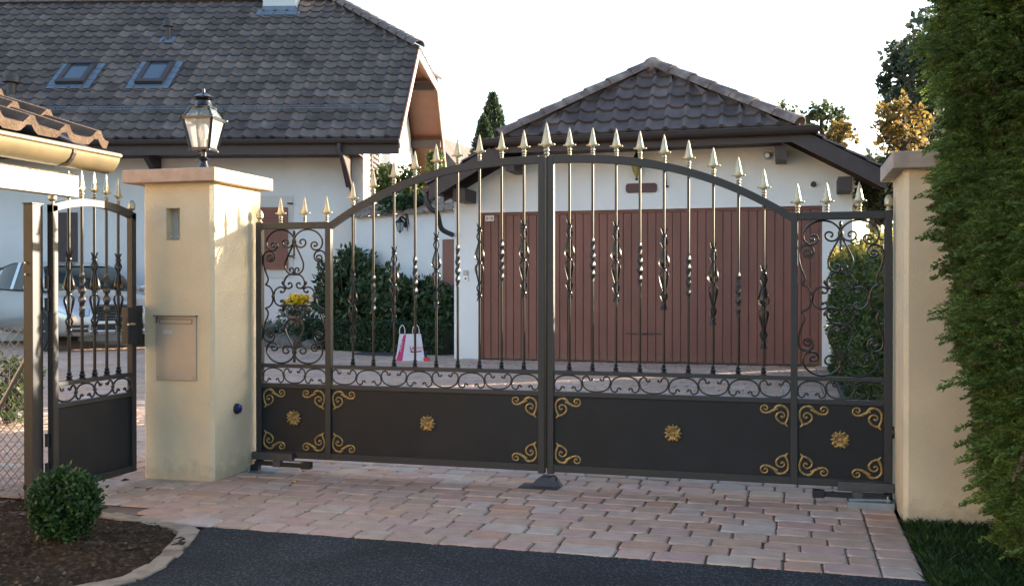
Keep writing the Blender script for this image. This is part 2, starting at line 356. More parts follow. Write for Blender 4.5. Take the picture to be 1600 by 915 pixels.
# soil bed with clods
def soil():
    bm=MB(); nx,ny=120,110; X0,X1,Y0,Y1=-4.2,-1.15,-4.0,-1.12
    def inside(x,y):
        lim = np.interp(y,[-4.2,-2.95,-2.42,-2.12,-1.78,-1.6,-1.47,-1.3,-1.1],[-2.3,-1.55,-1.22,-1.16,-1.28,-1.42,-1.68,-2.3,-2.55]); return x<lim
    idx={}
    for i in range(nx+1):
        for j in range(ny+1):
            x=X0+(X1-X0)*i/nx; y=Y0+(Y1-Y0)*j/ny
            if inside(x,y) :
                z=-.012+.018*math.sin(x*9+y*5)*math.cos(y*11-x*3)+rng.uniform(-.010,.012)
                d=math.hypot(x+1.84,y+1.93); z+=.03*math.exp(-d*d*6)
                idx[i,j]=len(bm.v); bm.v.append((x,y,z))
    for i in range(nx):
        for j in range(ny):
            q=[(i,j),(i+1,j),(i+1,j+1),(i,j+1)]
            if all(k in idx for k in q): bm.f.append(tuple(idx[k] for k in q))
    return bm
tag(soil().build('soil_bed', M['soil'], smooth=True, ang=80), kind='structure')
V=[];F=[]
for k in range(420):
    x=rng.uniform(-3.2,-1.35); y=rng.uniform(-2.9,-1.25)
    if x > np.interp(y,[-2.95,-2.42,-2.12,-1.78,-1.6,-1.3],[-1.7,-1.32,-1.3,-1.42,-1.6,-2.2]): continue
    s=rng.uniform(.004,.014); n=len(V)
    P=rng.normal(0,1,(6,3)); 
    dirs=np.array([(1,0,0),(0,1,0),(-1,0,0),(0,-1,0),(0,0,1),(0,0,-.4)])*s*rng.uniform(.6,1.3,(6,1))
    for d in dirs: V.append((x+d[0],y+d[1],-.0+d[2]+.005))
    F+=[(n,n+1,n+4),(n+1,n+2,n+4),(n+2,n+3,n+4),(n+3,n,n+4),(n+1,n,n+5),(n+2,n+1,n+5),(n+3,n+2,n+5),(n,n+3,n+5)]
tag(np_mesh('soil_clods', V, F, mat('clod',(.05,.03,.02),.95,col2=(.17,.12,.08),island=2.2)), 'small clods and pebbles scattered over the brown flower bed soil', 'soil clods', kind='stuff')
# edging stones along the bed
def edging():
    bm=MB(); path=[(-2.15,-1.36),(-1.95,-1.40),(-1.76,-1.455),(-1.58,-1.475),(-1.42,-1.56),(-1.345,-1.72),(-1.27,-1.92),(-1.20,-2.13),(-1.19,-2.32),(-1.30,-2.52),(-1.44,-2.72),(-1.62,-2.95),(-1.8,-3.2)]
    pp=[]
    for (a,b) in zip(path[:-1],path[1:]):
        t=rng.uniform(.35,.65); pp+=[a,(a[0]+(b[0]-a[0])*t,a[1]+(b[1]-a[1])*t)]
    for (a,b) in zip(pp[:-1],pp[1:]):
        a=Vector((*a,0)); b=Vector((*b,0)); d=(b-a); L=d.length; d.normalize(); n=Vector((-d.y,d.x,0)); wd=.043+rng.uniform(-.006,.008)
        c=(a+b)/2+n*rng.uniform(-.01,.01); h=.005+rng.uniform(-.003,.004)
        Mx=Matrix(((d.x,n.x,0,c.x),(d.y,n.y,0,c.y),(0,0,1,0),(0,0,0,1)))
        bm.box((-L/2-.004,-wd,-.08),(L/2-.001,wd,h),Mx)
    return bm
tag(edging().build('bed_kerb', M['edging'], bevel=.004), kind='structure')
# lawn strip right of the paving
g=MB(); g.add([(1.958,-1.6,-.02),(8,-1.6,-.02),(8,-.40,-.02),(1.958,-.40,-.02)],[(0,1,2,3)]); g.add([(1.96,-6,-.025),(8,-6,-.025),(8,-1.6,-.02),(1.94,-1.6,-.02)],[(0,1,2,3)]); tag(g.build('lawn_soil', M['soil']), kind='structure')
def blades(n, xr, yr, h=(.03,.07)):
    V=np.zeros((n,4,3)); x=rng.uniform(*xr,n); y=rng.uniform(*yr,n); x+=np.where(x<2.02,rng.uniform(0,.02,n),0)
    H=rng.uniform(*h,n); a=rng.uniform(0,6.28,n); wd=rng.uniform(.0018,.0035,n); lx=rng.normal(0,.45,n)*H; ly=rng.normal(0,.45,n)*H
    dx=np.cos(a)*wd; dy=np.sin(a)*wd
    V[:,0]=np.c_[x-dx,y-dy,np.full(n,-.02)]; V[:,1]=np.c_[x+dx,y+dy,np.full(n,-.02)]
    V[:,2]=np.c_[x+dx*.6+lx*.45,y+dy*.6+ly*.45,H*.6-.02]; V[:,3]=np.c_[x+lx,y+ly,H-.02]
    return V.reshape(-1,3), np.arange(4*n).reshape(-1,4)
V,F=blades(42000,(1.965,3.1),(-2.3,-.42)); tag(np_mesh('lawn_grass', V, F, M['grass']), 'short dark green grass growing right of the paving below the conifer', 'grass', kind='stuff')

# ------------------------------------------------------------------ pillars
def pillar(x0,x1,yf,yb,zt,hole=None,ch=.022,ins=1):
    bm=MB()
    def P(x,y,z): return (x,y,z)
    if hole:
        hx0,hx1,hz0,hz1=hole; xs=[x0+ch,hx0,hx1,x1-ch]; zs=[0,hz0,hz1,zt]
        for i in range(3):
            for j in range(3):
                if i==1 and j==1: continue
                bm.add([(xs[i],yf,zs[j]),(xs[i+1],yf,zs[j]),(xs[i+1],yf,zs[j+1]),(xs[i],yf,zs[j+1])],[(0,1,2,3)])
        d=.07
        a=[(hx0,yf,hz0),(hx1,yf,hz0),(hx1,yf,hz1),(hx0,yf,hz1)]; b=[(p[0],yf+d,p[2]) for p in a]
        bm.add(a+b,[(0,1,5,4),(1,2,6,5),(2,3,7,6),(3,0,4,7),(4,5,6,7)])
    else: bm.add([(x0+ch,yf,0),(x1-ch,yf,0),(x1-ch,yf,zt),(x0+ch,yf,zt)],[(0,1,2,3)])
    ring=[(x1-ch,yf),(x1,yf+ch),(x1,yb),(x0,yb),(x0,yf+ch),(x0+ch,yf)]
    n=len(ring); vs=[(x,y,0) for x,y in ring]+[(x,y,zt) for x,y in ring]
    bm.add(vs,[(i,i+1,i+1+n,i+n) for i in range(n-1)]); bm.add(vs[n:],[tuple(range(n))])
    return bm
lp=root('gate_pillar',(-2.232,-.19,0),'cream rendered gate pillar with the mailbox, small recess and lantern on top','pillar','cream gate pillars',world=True)
pillar(-2.482,-1.984,-.473,.09,1.84,hole=(-2.31,-2.213,1.483,1.682)).build('shaft',M['plaster'],lp)
MB().box((-2.575,-.545,1.836),(-1.925,.16,1.918)).build('cap',M['cap'],lp,bevel=.006)
r=MB(); r.box((-2.303,-.408,1.49),(-2.272,-.404,1.675)); 
for k in range(7): r.tube([(-2.27,-.41-.004*(k%2),1.53+k*.017),(-2.222,-.413,1.528+k*.018)],.003,6)
r.tube(spline([(-2.305,-.425,1.535),(-2.28,-.47,1.51),(-2.24,-.475,1.50),(-2.222,-.44,1.53)]),.0025,6)
r.build('recess_cable',M['label'],lp)
rp=root('gate_pillar',(2.25,-.18,0),'cream rendered gate pillar beside the tall conifer, with no lantern','pillar','cream gate pillars',world=True)
pillar(1.968,2.62,-.463,.10,1.79,ch=.022).build('shaft',M['plaster'],rp)
MB().box((1.905,-.525,1.786),(2.70,.165,1.872)).build('cap',M['capgrey'],rp,bevel=.006)
wl=MB(); wl.box((2.62,-.36,0),(7.5,-.02,1.25)); o=wl.build('boundary_wall',M['plaster'],loc=(4.5,-.2,0)); tag(o,'low cream rendered wall running behind the tall conifer','wall')
# mailbox
mb=root('mailbox',(-2.236,-.473,.62),'satin beige letterbox let into the front of the left pillar','mailbox',world=True)
MB().box((-2.379,-.484,.618),(-2.095,-.46,1.012)).build('body',M['mail'],mb,bevel=.003)
MB().box((-2.385,-.505,1.012),(-2.088,-.46,1.020)).build('lip',M['mailtrim'],mb)
f=MB()
for a,b in (((-2.352,-.4865,.993),(-2.12,-.4825,.996)),((-2.352,-.4865,.967),(-2.12,-.4825,.970)),((-2.352,-.4865,.970),(-2.349,-.4825,.993)),((-2.123,-.4865,.970),(-2.12,-.4825,.993))): f.box(a,b)
f.build('slot_frame',M['darkwood'],mb)
MB().box((-2.377,-.489,.972),(-2.362,-.4825,1.010)).build('hinge',M['mailtrim'],mb)
MB().box((-2.325,-.487,.905),(-2.255,-.4825,.928)).build('nameplate',M['label'],mb)
for x in (-2.362,-2.112): MB().lathe([(.004,0),(.004,.004)],(x,-.4835,.637),10,(0,-1,0)).build('screw',M['mailtrim'],mb,True)
# photocells
for (c,ax,lab) in (((-1.984,-.21,.42),(1,0,0),'round blue photocell on the side of the left pillar'),((1.968,.01,.395),(-1,0,0),'round blue photocell on the side of the right pillar')):
    c=Vector(c); 
    q=root('photocell',c,lab,'sensor','photocells on the pillars',world=True)
    MB().lathe([(.034,0),(.034,.012),(.030,.018)],c,20,ax).build('housing',M['black'],q,True)
    MB().lathe([(.026,.018),(.026,.028),(.018,.033),(.004,.035)],c,20,ax).build('lens',M['blue'],q,True)

# ------------------------------------------------------------------ lantern on pillar
def lantern(root_, s=1.0, off=Vector((0,0,0)), m=M['lampblack']):
    def bld(b,n,mm,sm=False): 
        b.v=[tuple(Vector(v)*s+off) for v in b.v]; return b.build(n,mm,root_,sm)
    bld(MB().lathe([(.064,0),(.064,.008),(.052,.016),(.036,.03),(.030,.05),(.024,.075),(.022,.085),(.045,.092),(.05,.098),(.026,.106),(.016,.115),(.016,.165)],n=20),'base',m,True)
    z0,z1,w0,w1=.160,.352,.060,.097
    fr=MB()
    c0=[(sx*w0,sy*w0,z0) for sx,sy in ((-1,-1),(1,-1),(1,1),(-1,1))]; c1=[(sx*w1,sy*w1,z1) for sx,sy in ((-1,-1),(1,-1),(1,1),(-1,1))]
    c2=[(sx*.058,sy*.058,.425) for sx,sy in ((-1,-1),(1,-1),(1,1),(-1,1))]
    for i in range(4):
        fr.beam(c0[i],c1[i],.016,.016,(c0[i][0],c0[i][1],0)); fr.beam(c0[i],c0[(i+1)%4],.014,.016); fr.beam(c1[i],c1[(i+1)%4],.018,.018)
        fr.beam(c1[i],c2[i],.012,.012,(c1[i][0],c1[i][1],0)); fr.beam(c2[i],c2[(i+1)%4],.012,.012); fr.ball((c1[i][0]*1.09,c1[i][1]*1.09,z1+.004),.012,8); fr.ball((c0[i][0]*1.05,c0[i][1]*1.05,z0-.008),.010,8)
    fr.box((-w0,-w0,z0-.006),(w0,w0,z0)); bld(fr,'frame',m)
    for i in range(4):
        j=(i+1)%4; 
        bld(MB().add([Vector(c0[i])*1.0,c0[j],c1[j],c1[i]],[(0,1,2,3)]),'pane',M['lampglass'])
    bld(MB().add(c1+c2,[(i,(i+1)%4,(i+1)%4+4,i+4) for i in range(4)]),'hood',M['darkglass'])
    bld(MB().lathe([(.074,.422),(.056,.435),(.05,.45),(.046,.472),(.074,.486),(.078,.492),(.052,.503),(.034,.514),(.014,.521),(.008,.528),(.008,.548),(.003,.552)],n=16),'chimney_cap',m,True)
    bld(MB().lathe([(.014,.16),(.014,.22),(.030,.245),(.034,.28),(.026,.31),(.010,.325)],n=12),'bulb',mat('opal_bulb',(.7,.68,.62),.3),True)
ll=root('pillar_lantern',(-2.222,-.20,1.918),'black four sided lantern standing on the left pillar, sun on one side','lantern',rz=R_(8))
lantern(ll)

# ------------------------------------------------------------------ entrance gate
ZF,ZM,Z2,ZB=1.612,.694,.567,.085
XS=1.437; XE=1.953
def ztop(x):
    ax=abs(x)
    return ZF if ax>=1.43 else 1.985-.375*(ax/1.42)**2.5
# shared meshes: spearhead, acorn, cage, twist, foot collar
def proto(b,name,m,smooth=True,ang=40):
    o=b.build(name,m,None,smooth,ang=ang); me=o.data; bpy.data.objects.remove(o); return me
def spear_mb():
    b=MB()
    b.lathe([(.0125,0),(.0125,.006),(.008,.010),(.013,.016),(.013,.020),(.008,.026),(.014,.032),(.014,.037),(.009,.044),(.012,.047)],n=10)
    # blade: four-sided flattened spear with two side hooks
    z=[.045,.056,.066,.078,.105,.135,.158,.166]; wx=[.010,.021,.026,.021,.0155,.0095,.004,.0008]; wy=[.010,.013,.014,.013,.010,.0065,.003,.0008]
    vs=[];n=8
    for k in range(len(z)):
        for t in range(n): a=2*PI*t/n; vs.append((wx[k]*math.cos(a),wy[k]*math.sin(a),z[k]))
    fs=[(i*n+k,i*n+(k+1)%n,(i+1)*n+(k+1)%n,(i+1)*n+k) for i in range(len(z)-1) for k in range(n)]; b.add(vs,fs)
    for s in (-1,1):
        b.tube([(s*.012,0,.066),(s*.024,0,.060),(s*.031,0,.0595)],[.007,.006,.005],8); b.ball((s*.033,0,.0605),.0065,8)
    return b
SPEAR=proto(spear_mb(),'spearhead',M['gold'])
ACORN=proto(MB().lathe([(.018,0),(.018,.006),(.011,.012),(.011,.018),(.021,.026),(.024,.032),(.022,.036),(.0235,.046),(.022,.060),(.016,.074),(.007,.083),(.002,.086)],n=14),'acorn',M['gold'])
def cage_mb():
    b=MB(); L=.485
    def strip(prof,a0,tw=0,wmax=.012):
        n=len(prof); vs=[]
        for i,(t,r,wd) in enumerate(prof):
            a=a0+tw*i/(n-1); c,s_=math.cos(a),math.sin(a)
            for q in (-1,1): vs.append((c*r-s_*wd*q, s_*r+c*wd*q, t))
            vs.append((c*(r+.0035),s_*(r+.0035),t))
        fs=[]
        for i in range(n-1):
            o=i*3; fs+=[(o,o+2,o+5,o+3),(o+2,o+1,o+4,o+5),(o+1,o,o+3,o+4)]
        b.add(vs,fs)
    # from bottom t=0 to top L : petals, collar, bead, basket (wide low end inward), centre collar, mirrored
    half=[]
    def cl(z,r=.0165): b.lathe([(r*.85,z-.009),(r,z-.006),(r*.9,z),(r,z+.006),(r*.85,z+.009)],n=10)
    for z in (.045,L/2,L-.045): cl(z)
    for k in range(4):
        a=PI/4+k*PI/2
        for sgn in (1,-1):
            def T(t): return L/2+sgn*t
            # petals at the end
            strip([(T(.1975),.010,.004),(T(.212),.011,.005),(T(.226),.017,.005),(T(.238),.022,.0025)],a)
            # bead
            strip([(T(.190),.009,.003),(T(.172),.018,.006),(T(.155),.024,.0055),(T(.140),.015,.0045),(T(.126),.009,.0035)],a)
        # upper basket: wide end near the centre; lower basket: wide end near centre too
        strip([(L/2+.126,.009,.003),(L/2+.095,.019,.0055),(L/2+.062,.028,.0095),(L/2+.036,.033,.0100),(L/2+.018,.026,.006),(L/2+.008,.012,.003)],a,.25)
        strip([(L/2-.126,.009,.003),(L/2-.095,.018,.0055),(L/2-.062,.026,.0095),(L/2-.036,.033,.0085),(L/2-.018,.028,.006),(L/2-.008,.012,.003)],a,-.25)
    return b
CAGE=proto(cage_mb(),'basket',M['bar'])
def twist_mb():
    b=MB(); L=.255; n=4; m=40; vs=[]
    for i in range(m+1):
        t=i/m; z=t*L; env=math.sin(PI*t)**.5
        r=.0085+.0075*env*abs(math.sin(PI*t*4.0)); a0=t*PI*2.6
        for k in range(n): a=a0+2*PI*k/n; vs.append((r*math.cos(a)*1.15,r*math.sin(a)*1.15,z))
    fs=[(i*n+k,i*n+(k+1)%n,(i+1)*n+(k+1)%n,(i+1)*n+k) for i in range(m) for k in range(n)]
    b.add(vs,fs); return b
TWIST=proto(twist_mb(),'twist',M['iron'],True,60)
FOOT=proto(MB().lathe([(.018,0),(.018,.007),(.012,.011),(.015,.017),(.017,.022),(.015,.027),(.010,.031),(.0125,.036),(.0125,.042),(.009,.045)],n=10),'foot_collar',M['bar'])
# scrolls for the frieze
def cscroll(cx,cz,wd,ht,up):          # C scroll open at the top (up=1) or the bottom (up=-1)
    k=wd/2; h=ht/2
    P=[(-.30,.55),(-.38,.42),(-.50,.50),(-.52,.72),(-.68,.93),(-.90,.78),(-1.0,.35),(-.98,-.05),(-.80,-.58),(-.45,-.90),(0,-1.0)]
    P=P+[(-x,z) for x,z in P[-2::-1]]
    return [(cx+x*k,cz+up*z*h) for x,z in spline(P,4)]
def frieze(b,x0,x1,z0,z1,n,first,y=0,r=.0048,flip=lambda a,c:(a,0,c)):
    wd=(x1-x0)/n
    for i in range(n):
        up=first*(1 if i%2==0 else -1); cx=x0+wd*(i+.5); cz=(z0+z1)/2
        pts=[flip(a,c) for a,c in cscroll(cx,cz,wd*.99,(z1-z0)-2*r+.003,up)]
        b.tube(pts,r,6)
        for e in (pts[0],pts[-1]): b.ball(e,r*1.5,6)
        if i<n-1: b.ball(flip(x0+wd*(i+1),cz),r*2.0,8)
# ornamental side panel strands: (dx right of the panel's axis, dy down from its top) in drawing units
OX,OY=348,135
S1=[(522,280),(538,280),(543,262),(525,248),(500,255),(492,280),(510,308),(545,315),(575,295),(588,250),(575,205),(535,162),(475,142),(415,150),(372,180),(352,215),(356,250),(378,283),(412,291),(440,272),(445,240),(425,224),(402,232),(398,250),(412,262)]
S2=[(565,385),(550,392),(538,380),(545,364),(565,360),(582,375),(578,398),(552,410),(526,395),(519,365),(530,335),(560,320),(597,332),(614,365),(614,420),(600,485),(576,550),(580,585),(597,607)]
S3=[(597,607),(560,625),(538,660),(530,708)]
S4=[(352,262),(372,300),(405,370),(426,430),(420,480),(395,510),(365,512),(352,490),(362,468),(382,468),(388,485),(376,492)]
S5=[(350,520),(395,525),(425,555),(435,595),(420,632),(390,638),(368,620),(372,598),(392,592),(400,608)]
S6=[(462,668),(445,672),(430,655),(440,635),(475,628),(512,655),(527,708)]
def scroll_panel(b,xc,hw,z0,z1,r=.0058):
    def T(p,sx,sy):
        u=(p[0]-OX)/273*hw*sx; v=(p[1]-OY)/1146; v=v if sy>0 else 1-v
        return (xc+u,0,z1-(z1-z0)*v)
    for sx in (-1,1):
        for sy in (-1,1):
            for S in (S1,S2,S3,S4,S5,S6):
                pts=[T(p,sx,sy) for p in spline(S,4)]; rr=[r]*len(pts)
                b.tube(pts,rr,7)
            b.ball(T(S1[0],sx,sy),r*1.5,8); b.ball(T(S6[0],sx,sy),r*1.6,8)
            b.tube([T((430,632),sx,sy),T((448,598),sx,sy)],[.004,.006],7); b.ball(T((449,592),sx,sy),.010,8,(.8,.8,1.2))
            b.ball(T((550,318),sx,sy),r*1.9,8); b.ball(T((425,632),sx,sy),r*2.2,8)
    for sx in (-1,1): b.lathe([(.010,-.012),(.012,0),(.010,.012)],T((530,708),sx,1),8)
    for sy in (-1,1):
        b.tube([T((348,175),1,sy),T((348,345),1,sy)],.0065,8); b.ball(T((348,168),1,sy),.0125,8,(.8,.8,1.4)); b.ball(T((348,350),1,sy),.009,8,(.8,.8,1.2))
        b.lathe([(.014,-.011),(.016,-.006),(.014,0),(.016,.006),(.014,.011)],T((348,236),1,sy),10); b.ball(T((350,518),1,sy),.010,8)
# gold ornaments
G1=[(620,275),(606,270),(604,252),(622,240),(645,250),(652,275),(634,300),(607,312),(592,300),(580,262),(584,225),(612,201),(645,203),(664,226),(686,238),(718,248),(742,232),(738,206),(714,200),(703,216),(714,230),(724,224)]
def corner_mb():
    b=MB()
    pts=[((x-578)*.00092,0,-(y-195)*.00090) for x,y in spline(G1,4)]; n=len(pts)
    rr=[.0035+.0032*math.sin(PI*min(1,i/(n-1)))+ (.002 if abs(i/(n-1)-.6)<.06 else 0) for i in range(n)]
    b.tube(pts,rr,7)
    b.ball(((620-578)*.00092,0,-(268-195)*.0009),.0068,8); b.ball(((722-578)*.00092,0,-(222-195)*.0009),.0068,8)
    b.tube([((600-578)*.00092,0,-(306-195)*.0009),((590-578)*.00092,0,-(322-195)*.0009),((582-578)*.00092,0,-(330-195)*.0009)],[.006,.006,.003],7)
    b.ball(((594-578)*.00092,0,-(318-195)*.0009),.007,7)
    for k in range(4): b.ball(((650+k*13-578)*.00092,-.002,-(222+k*8-195)*.0009),.0085-.001*k,7,(1.1,.7,.8))
    b.v=[(x,y*.8-.004,z) for x,y,z in b.v]
    return b
CORNER=proto(corner_mb(),'corner_ornament',M['golddull'])
def rosette_mb():
    b=MB()
    for k in range(4):
        a=PI/4+k*PI/2; c,s=math.cos(a),math.sin(a)
        for q in (-1,1):
            b.tube([(c*.013-s*.006*q,-.006,s*.013+c*.006*q),(c*.030-s*.014*q,-.011,s*.030+c*.014*q),(c*.045-s*.012*q,-.010,s*.045+c*.012*q),(c*.047-s*.003*q,-.007,s*.047+c*.003*q)],[.005,.0085,.0075,.004],7)
        b.ball((c*.028,-.003,s*.028),.014,8,(1,.5,1))
        a=k*PI/2; c,s=math.cos(a),math.sin(a)
        b.tube([(c*.012,-.007,s*.012),(c*.034,-.010,s*.034),(c*.047,-.006,s*.047),(c*.053,-.003,s*.053)],[.005,.009,.0055,.001],7)
    b.lathe([(.018,0),(.018,.009),(.014,.013),(.012,.009),(.009,.009),(.008,.014),(.004,.016),(.001,.016)],(0,0,0),16,(0,-1,0))
    return b
ROSE=proto(rosette_mb(),'rosette',M['golddull'])
bl=np.linspace(.1412,1.2698,9)                    # bar positions either side of the centre
def arc_rail(b,xa,xb,dz0,dz1,y0=-.02,y1=.02,n=28):
    vs=[]
    for i in range(n+1):
        x=xa+(xb-xa)*i/n; z=ztop(x)
        vs+=[(x,y0,z-dz1),(x,y1,z-dz1),(x,y1,z-dz0),(x,y0,z-dz0)]
    fs=[(i*4+k,i*4+(k+1)%4,(i+1)*4+(k+1)%4,(i+1)*4+k) for i in range(n) for k in range(4)]+[(3,2,1,0),(n*4,n*4+1,n*4+2,n*4+3)]
    b.add(vs,fs)
def leaf(s,lab):
    g=root('gate_leaf',(s*XE,0,0),lab,'gate','two leaves of the driveway gate',world=True); O=Vector(g['_o'])
    fr=MB(); e=.0205; XI=.028
    def post(x,z0,z1,w_=.020): fr.box((x-w_,-.021,z0),(x+w_,.021,z1))
    post(s*(XE-.02),ZB-.03,ZF+.004); post(s*XS,ZB,ztop(1.43)-.002,.019); post(s*XI,ZB-.012,ztop(XI)-.004)
    # rails between posts
    xin=[s*(XE-.04),s*(XS+.019)]; xm=[s*(XS-.019),s*(XI+.02)]
    for xa,xb in (xin,xm):
        a,b=min(xa,xb),max(xa,xb)
        fr.box((a,-.017,ZM-.024),(b,.017,ZM)); fr.box((a,-.018,Z2-.028),(b,.018,Z2)); fr.box((a,-.0195,ZB),(b,.0195,ZB+.042))
    a,b=sorted((s*XE,s*(XS-.005))); 
    a,b=sorted((s*(XE-.04),s*(XS+.019))); fr.box((a,-.020,ZF-.042),(b,.020,ZF))
    ff=fr.build('frame',M['iron'],g,bevel=.0022)
    t=MB(); arc_rail(t,s*(XS-.019),s*(XI+.02),0,.046); fixn(t.build('arched_rail',M['iron'],g))
    for xa,xb,nm in ((xin[0],xin[1],'small'),(xm[0],xm[1],'wide')):
        a,b=sorted((xa,xb)); p=MB().box((a-.001,-.004,ZB+.04),(b+.001,.004,Z2-.026)).build('panel',M['panel'],g)
        za,zb=ZB+.042,Z2-.028
        cx=(a+b)/2 if nm=='small' else s*.76
        c=share('rosette',ROSE,p,(cx-O.x,-.004,(za+zb)/2+.012))
        for sx,x in ((1,a),(-1,b)):
            for sz,z in ((1,zb),(-1,za)):
                share('corner_ornament',CORNER,p,(x+sx*.010-O.x,-.004,z-sz*.010),sc=(sx,1,sz))
    b=MB(); a_,b_=sorted(xin); frieze(b,a_,b_,Z2,ZM-.024,3,-1); b.build('scroll_frieze',M['iron'],g,True)
    b=MB(); a_,b_=sorted(xm); frieze(b,a_,b_,Z2,ZM-.024,8,1 if s<0 else -1); b.build('scroll_frieze',M['iron'],g,True)
    b=MB(); scroll_panel(b,(xin[0]+xin[1])/2,abs(xin[0]-xin[1])/2,ZM,ZF-.042); b.build('scroll_panel',M['bar'],g,True)
    for i,x in enumerate(bl):
        X=s*x; zt=ztop(X)
        bar=MB().tube([(X,0,ZM-.003),(X,0,zt-.044)],.0078,10).build('bar',M['bar'],g,True)
        k=8-i
        zc=zt-.622     # centre of the ornament follows the arch
        if i%2==0: share('basket',CAGE,bar,(X-O.x,0,zc-.2425),(0,0,rng.uniform(-.15,.15)+.35))
        else: share('twist',TWIST,bar,(X-O.x,0,zc-.1275),(0,0,rng.uniform(0,1)))
        share('foot_collar',FOOT,bar,(X-O.x,0,ZM-.001))
        share('spearhead',SPEAR,bar,(X-O.x,0,zt-.002))
    for i,x in enumerate((XS+.016,1.610,1.782)):
        share('spearhead',SPEAR,g,(s*x-O.x,0,ZF))
    share('acorn_finial',ACORN,g,(s*(XE-.018)-O.x,0,ZF+.004))
    return g
gl=leaf(-1,'left leaf of the dark iron driveway gate, closed, hinged on the lantern pillar')
gr=leaf(1,'right leaf of the dark iron driveway gate, closed, hinged beside the conifer')
share('spearhead',SPEAR,gl,(0.0-gl['_o'][0],-.002,1.972),sc=(1.35,1.35,1.3))
mt=MB().box((-.0065,-.026,ZB+.02),(.0065,-.012,1.97)).build('cover_strip',M['bar'],gl)
# openers below the gate
def opener(s,lab):
    x=s*1.95; g=root('gate_opener',(s*1.85,-.03,0),lab,'gate opener','gate openers at the foot of the gate',world=True)
    def B(n,m,a,b,**k):
        xa,xb=sorted((s*a[0],s*b[0])); return MB().box((xa,a[1],a[2]),(xb,b[1],b[2])).build(n,m,g,**k)
    B('bracket',M['greysteel'],(1.962,-.062,.072),(1.67,-.022,.122),bevel=.003)
    B('arm',M['black'],(1.935,-.075,.040),(1.78,-.045,.066),bevel=.002); B('arm_link',M['greysteel'],(1.80,-.08,.034),(1.745,-.04,.074),bevel=.002)
    B('arm_end',M['black'],(1.745,-.075,.036),(1.545,-.045,.062),bevel=.002); B('clamp',M['black'],(1.60,-.085,.030),(1.535,-.035,.073),bevel=.003)
    B('rod',M['steel'],(1.70,-.05,.068),(1.58,-.035,.076)); B('pivot',M['black'],(1.958,-.085,.004),(1.905,-.035,.042),bevel=.003)
    return g
ol=opener(-1,'black and grey opener arm below the left gate leaf')
orr=opener(1,'black and steel opener arm below the right gate leaf')
for s,lab,x0,x1,y0,z in ((-1,'flat steel ground plate at the foot of the left pillar',1.978,1.76,-.17,.006),(1,'steel foundation box with bolt at the foot of the right pillar',1.955,1.715,-.16,.034)):
    g=root('ground_plate',(s*(x0+x1)/2,-.09,0),lab,'ground plate','ground plates of the gate openers',world=True)
    xa,xb=sorted((s*x0,s*x1)); MB().box((xa,y0,-.002),(xb,-.012,z)).build('plate',M['steel'],g,bevel=.002)
    MB().lathe([(.012,0),(.012,.01),(.006,.012),(.006,.03)],(s*(x0-.03),y0+.05,z),8).build('bolt',M['steel'],g)
    if s>0: MB().beam((x0-.02,y0+.055,z+.010),(x1+.01,y0+.045,z+.006),.035,.010).build('lever',M['steel'],g)
# ground stop in the middle
st=root('gate_stop',(.012,-.045,0),'small dark steel stop on the paving where the two gate leaves meet','gate stop',world=True)
b=MB(); b.prism([(-.085,-.075,.004),(.105,-.075,.004),(.07,-.06,.045),(.05,-.055,.058),(-.02,-.055,.06),(-.045,-.06,.045)],(0,.07,0)); fixn(b.build('block',mat('dark_stop',(.03,.035,.05),.5,.4),st,bevel=.004))
MB().box((-.14,-.16,.001),(.10,.01,.006)).build('foot_plate',mat('rusty_plate',(.06,.05,.045),.8,var=.3,vscale=30),st)
b=MB().lathe([(.022,0),(.024,.02),(.015,.03)],(.055,-.03,.045),12,(0,-1,.2)); b.build('roller',M['iron'],st,True)

# ------------------------------------------------------------------ pedestrian gate (open side, runs along y)
pg=root('pedestrian_gate',(-2.472,-1.29,0),'narrow dark garden gate with gold tips left of the lantern pillar','gate',world=True)
PX=-2.472; y0,y1=-1.285,-.572
def zped(y):
    t=(y-(y0+y1)/2)/((y1-y0)/2); return 1.70-.055*t*t
fr=MB()
fr.box((PX-.019,y0,.065),(PX+.019,y0+.040,1.642)); fr.box((PX-.019,y1-.040,.065),(PX+.019,y1,1.642))
for z0,z1 in ((.648,.672),(.528,.553),(.065,.105)): fr.box((PX-.017,y0+.04,z0),(PX+.017,y1-.04,z1))
fr.build('frame',M['iron'],pg,bevel=.002)
b=MB(); vs=[];n=16
for i in range(n+1):
    y=y0+(y1-y0)*i/n; z=zped(y)
    vs+=[(PX-.019,y,z-.042),(PX+.019,y,z-.042),(PX+.019,y,z),(PX-.019,y,z)]
b.add(vs,[(i*4+k,i*4+(k+1)%4,(i+1)*4+(k+1)%4,(i+1)*4+k) for i in range(n) for k in range(4)]+[(0,1,2,3),(n*4+3,n*4+2,n*4+1,n*4)])
fixn(b.build('arched_rail',M['iron'],pg))
MB().box((PX-.004,y0+.038,.10),(PX+.004,y1-.038,.53)).build('panel',M['panel'],pg)
b=MB(); frieze(b,y0+.04,y1-.04,.553,.648,4,1,r=.0058,flip=lambda a,c:(PX,a,c)); b.build('scroll_frieze',M['iron'],pg,True)
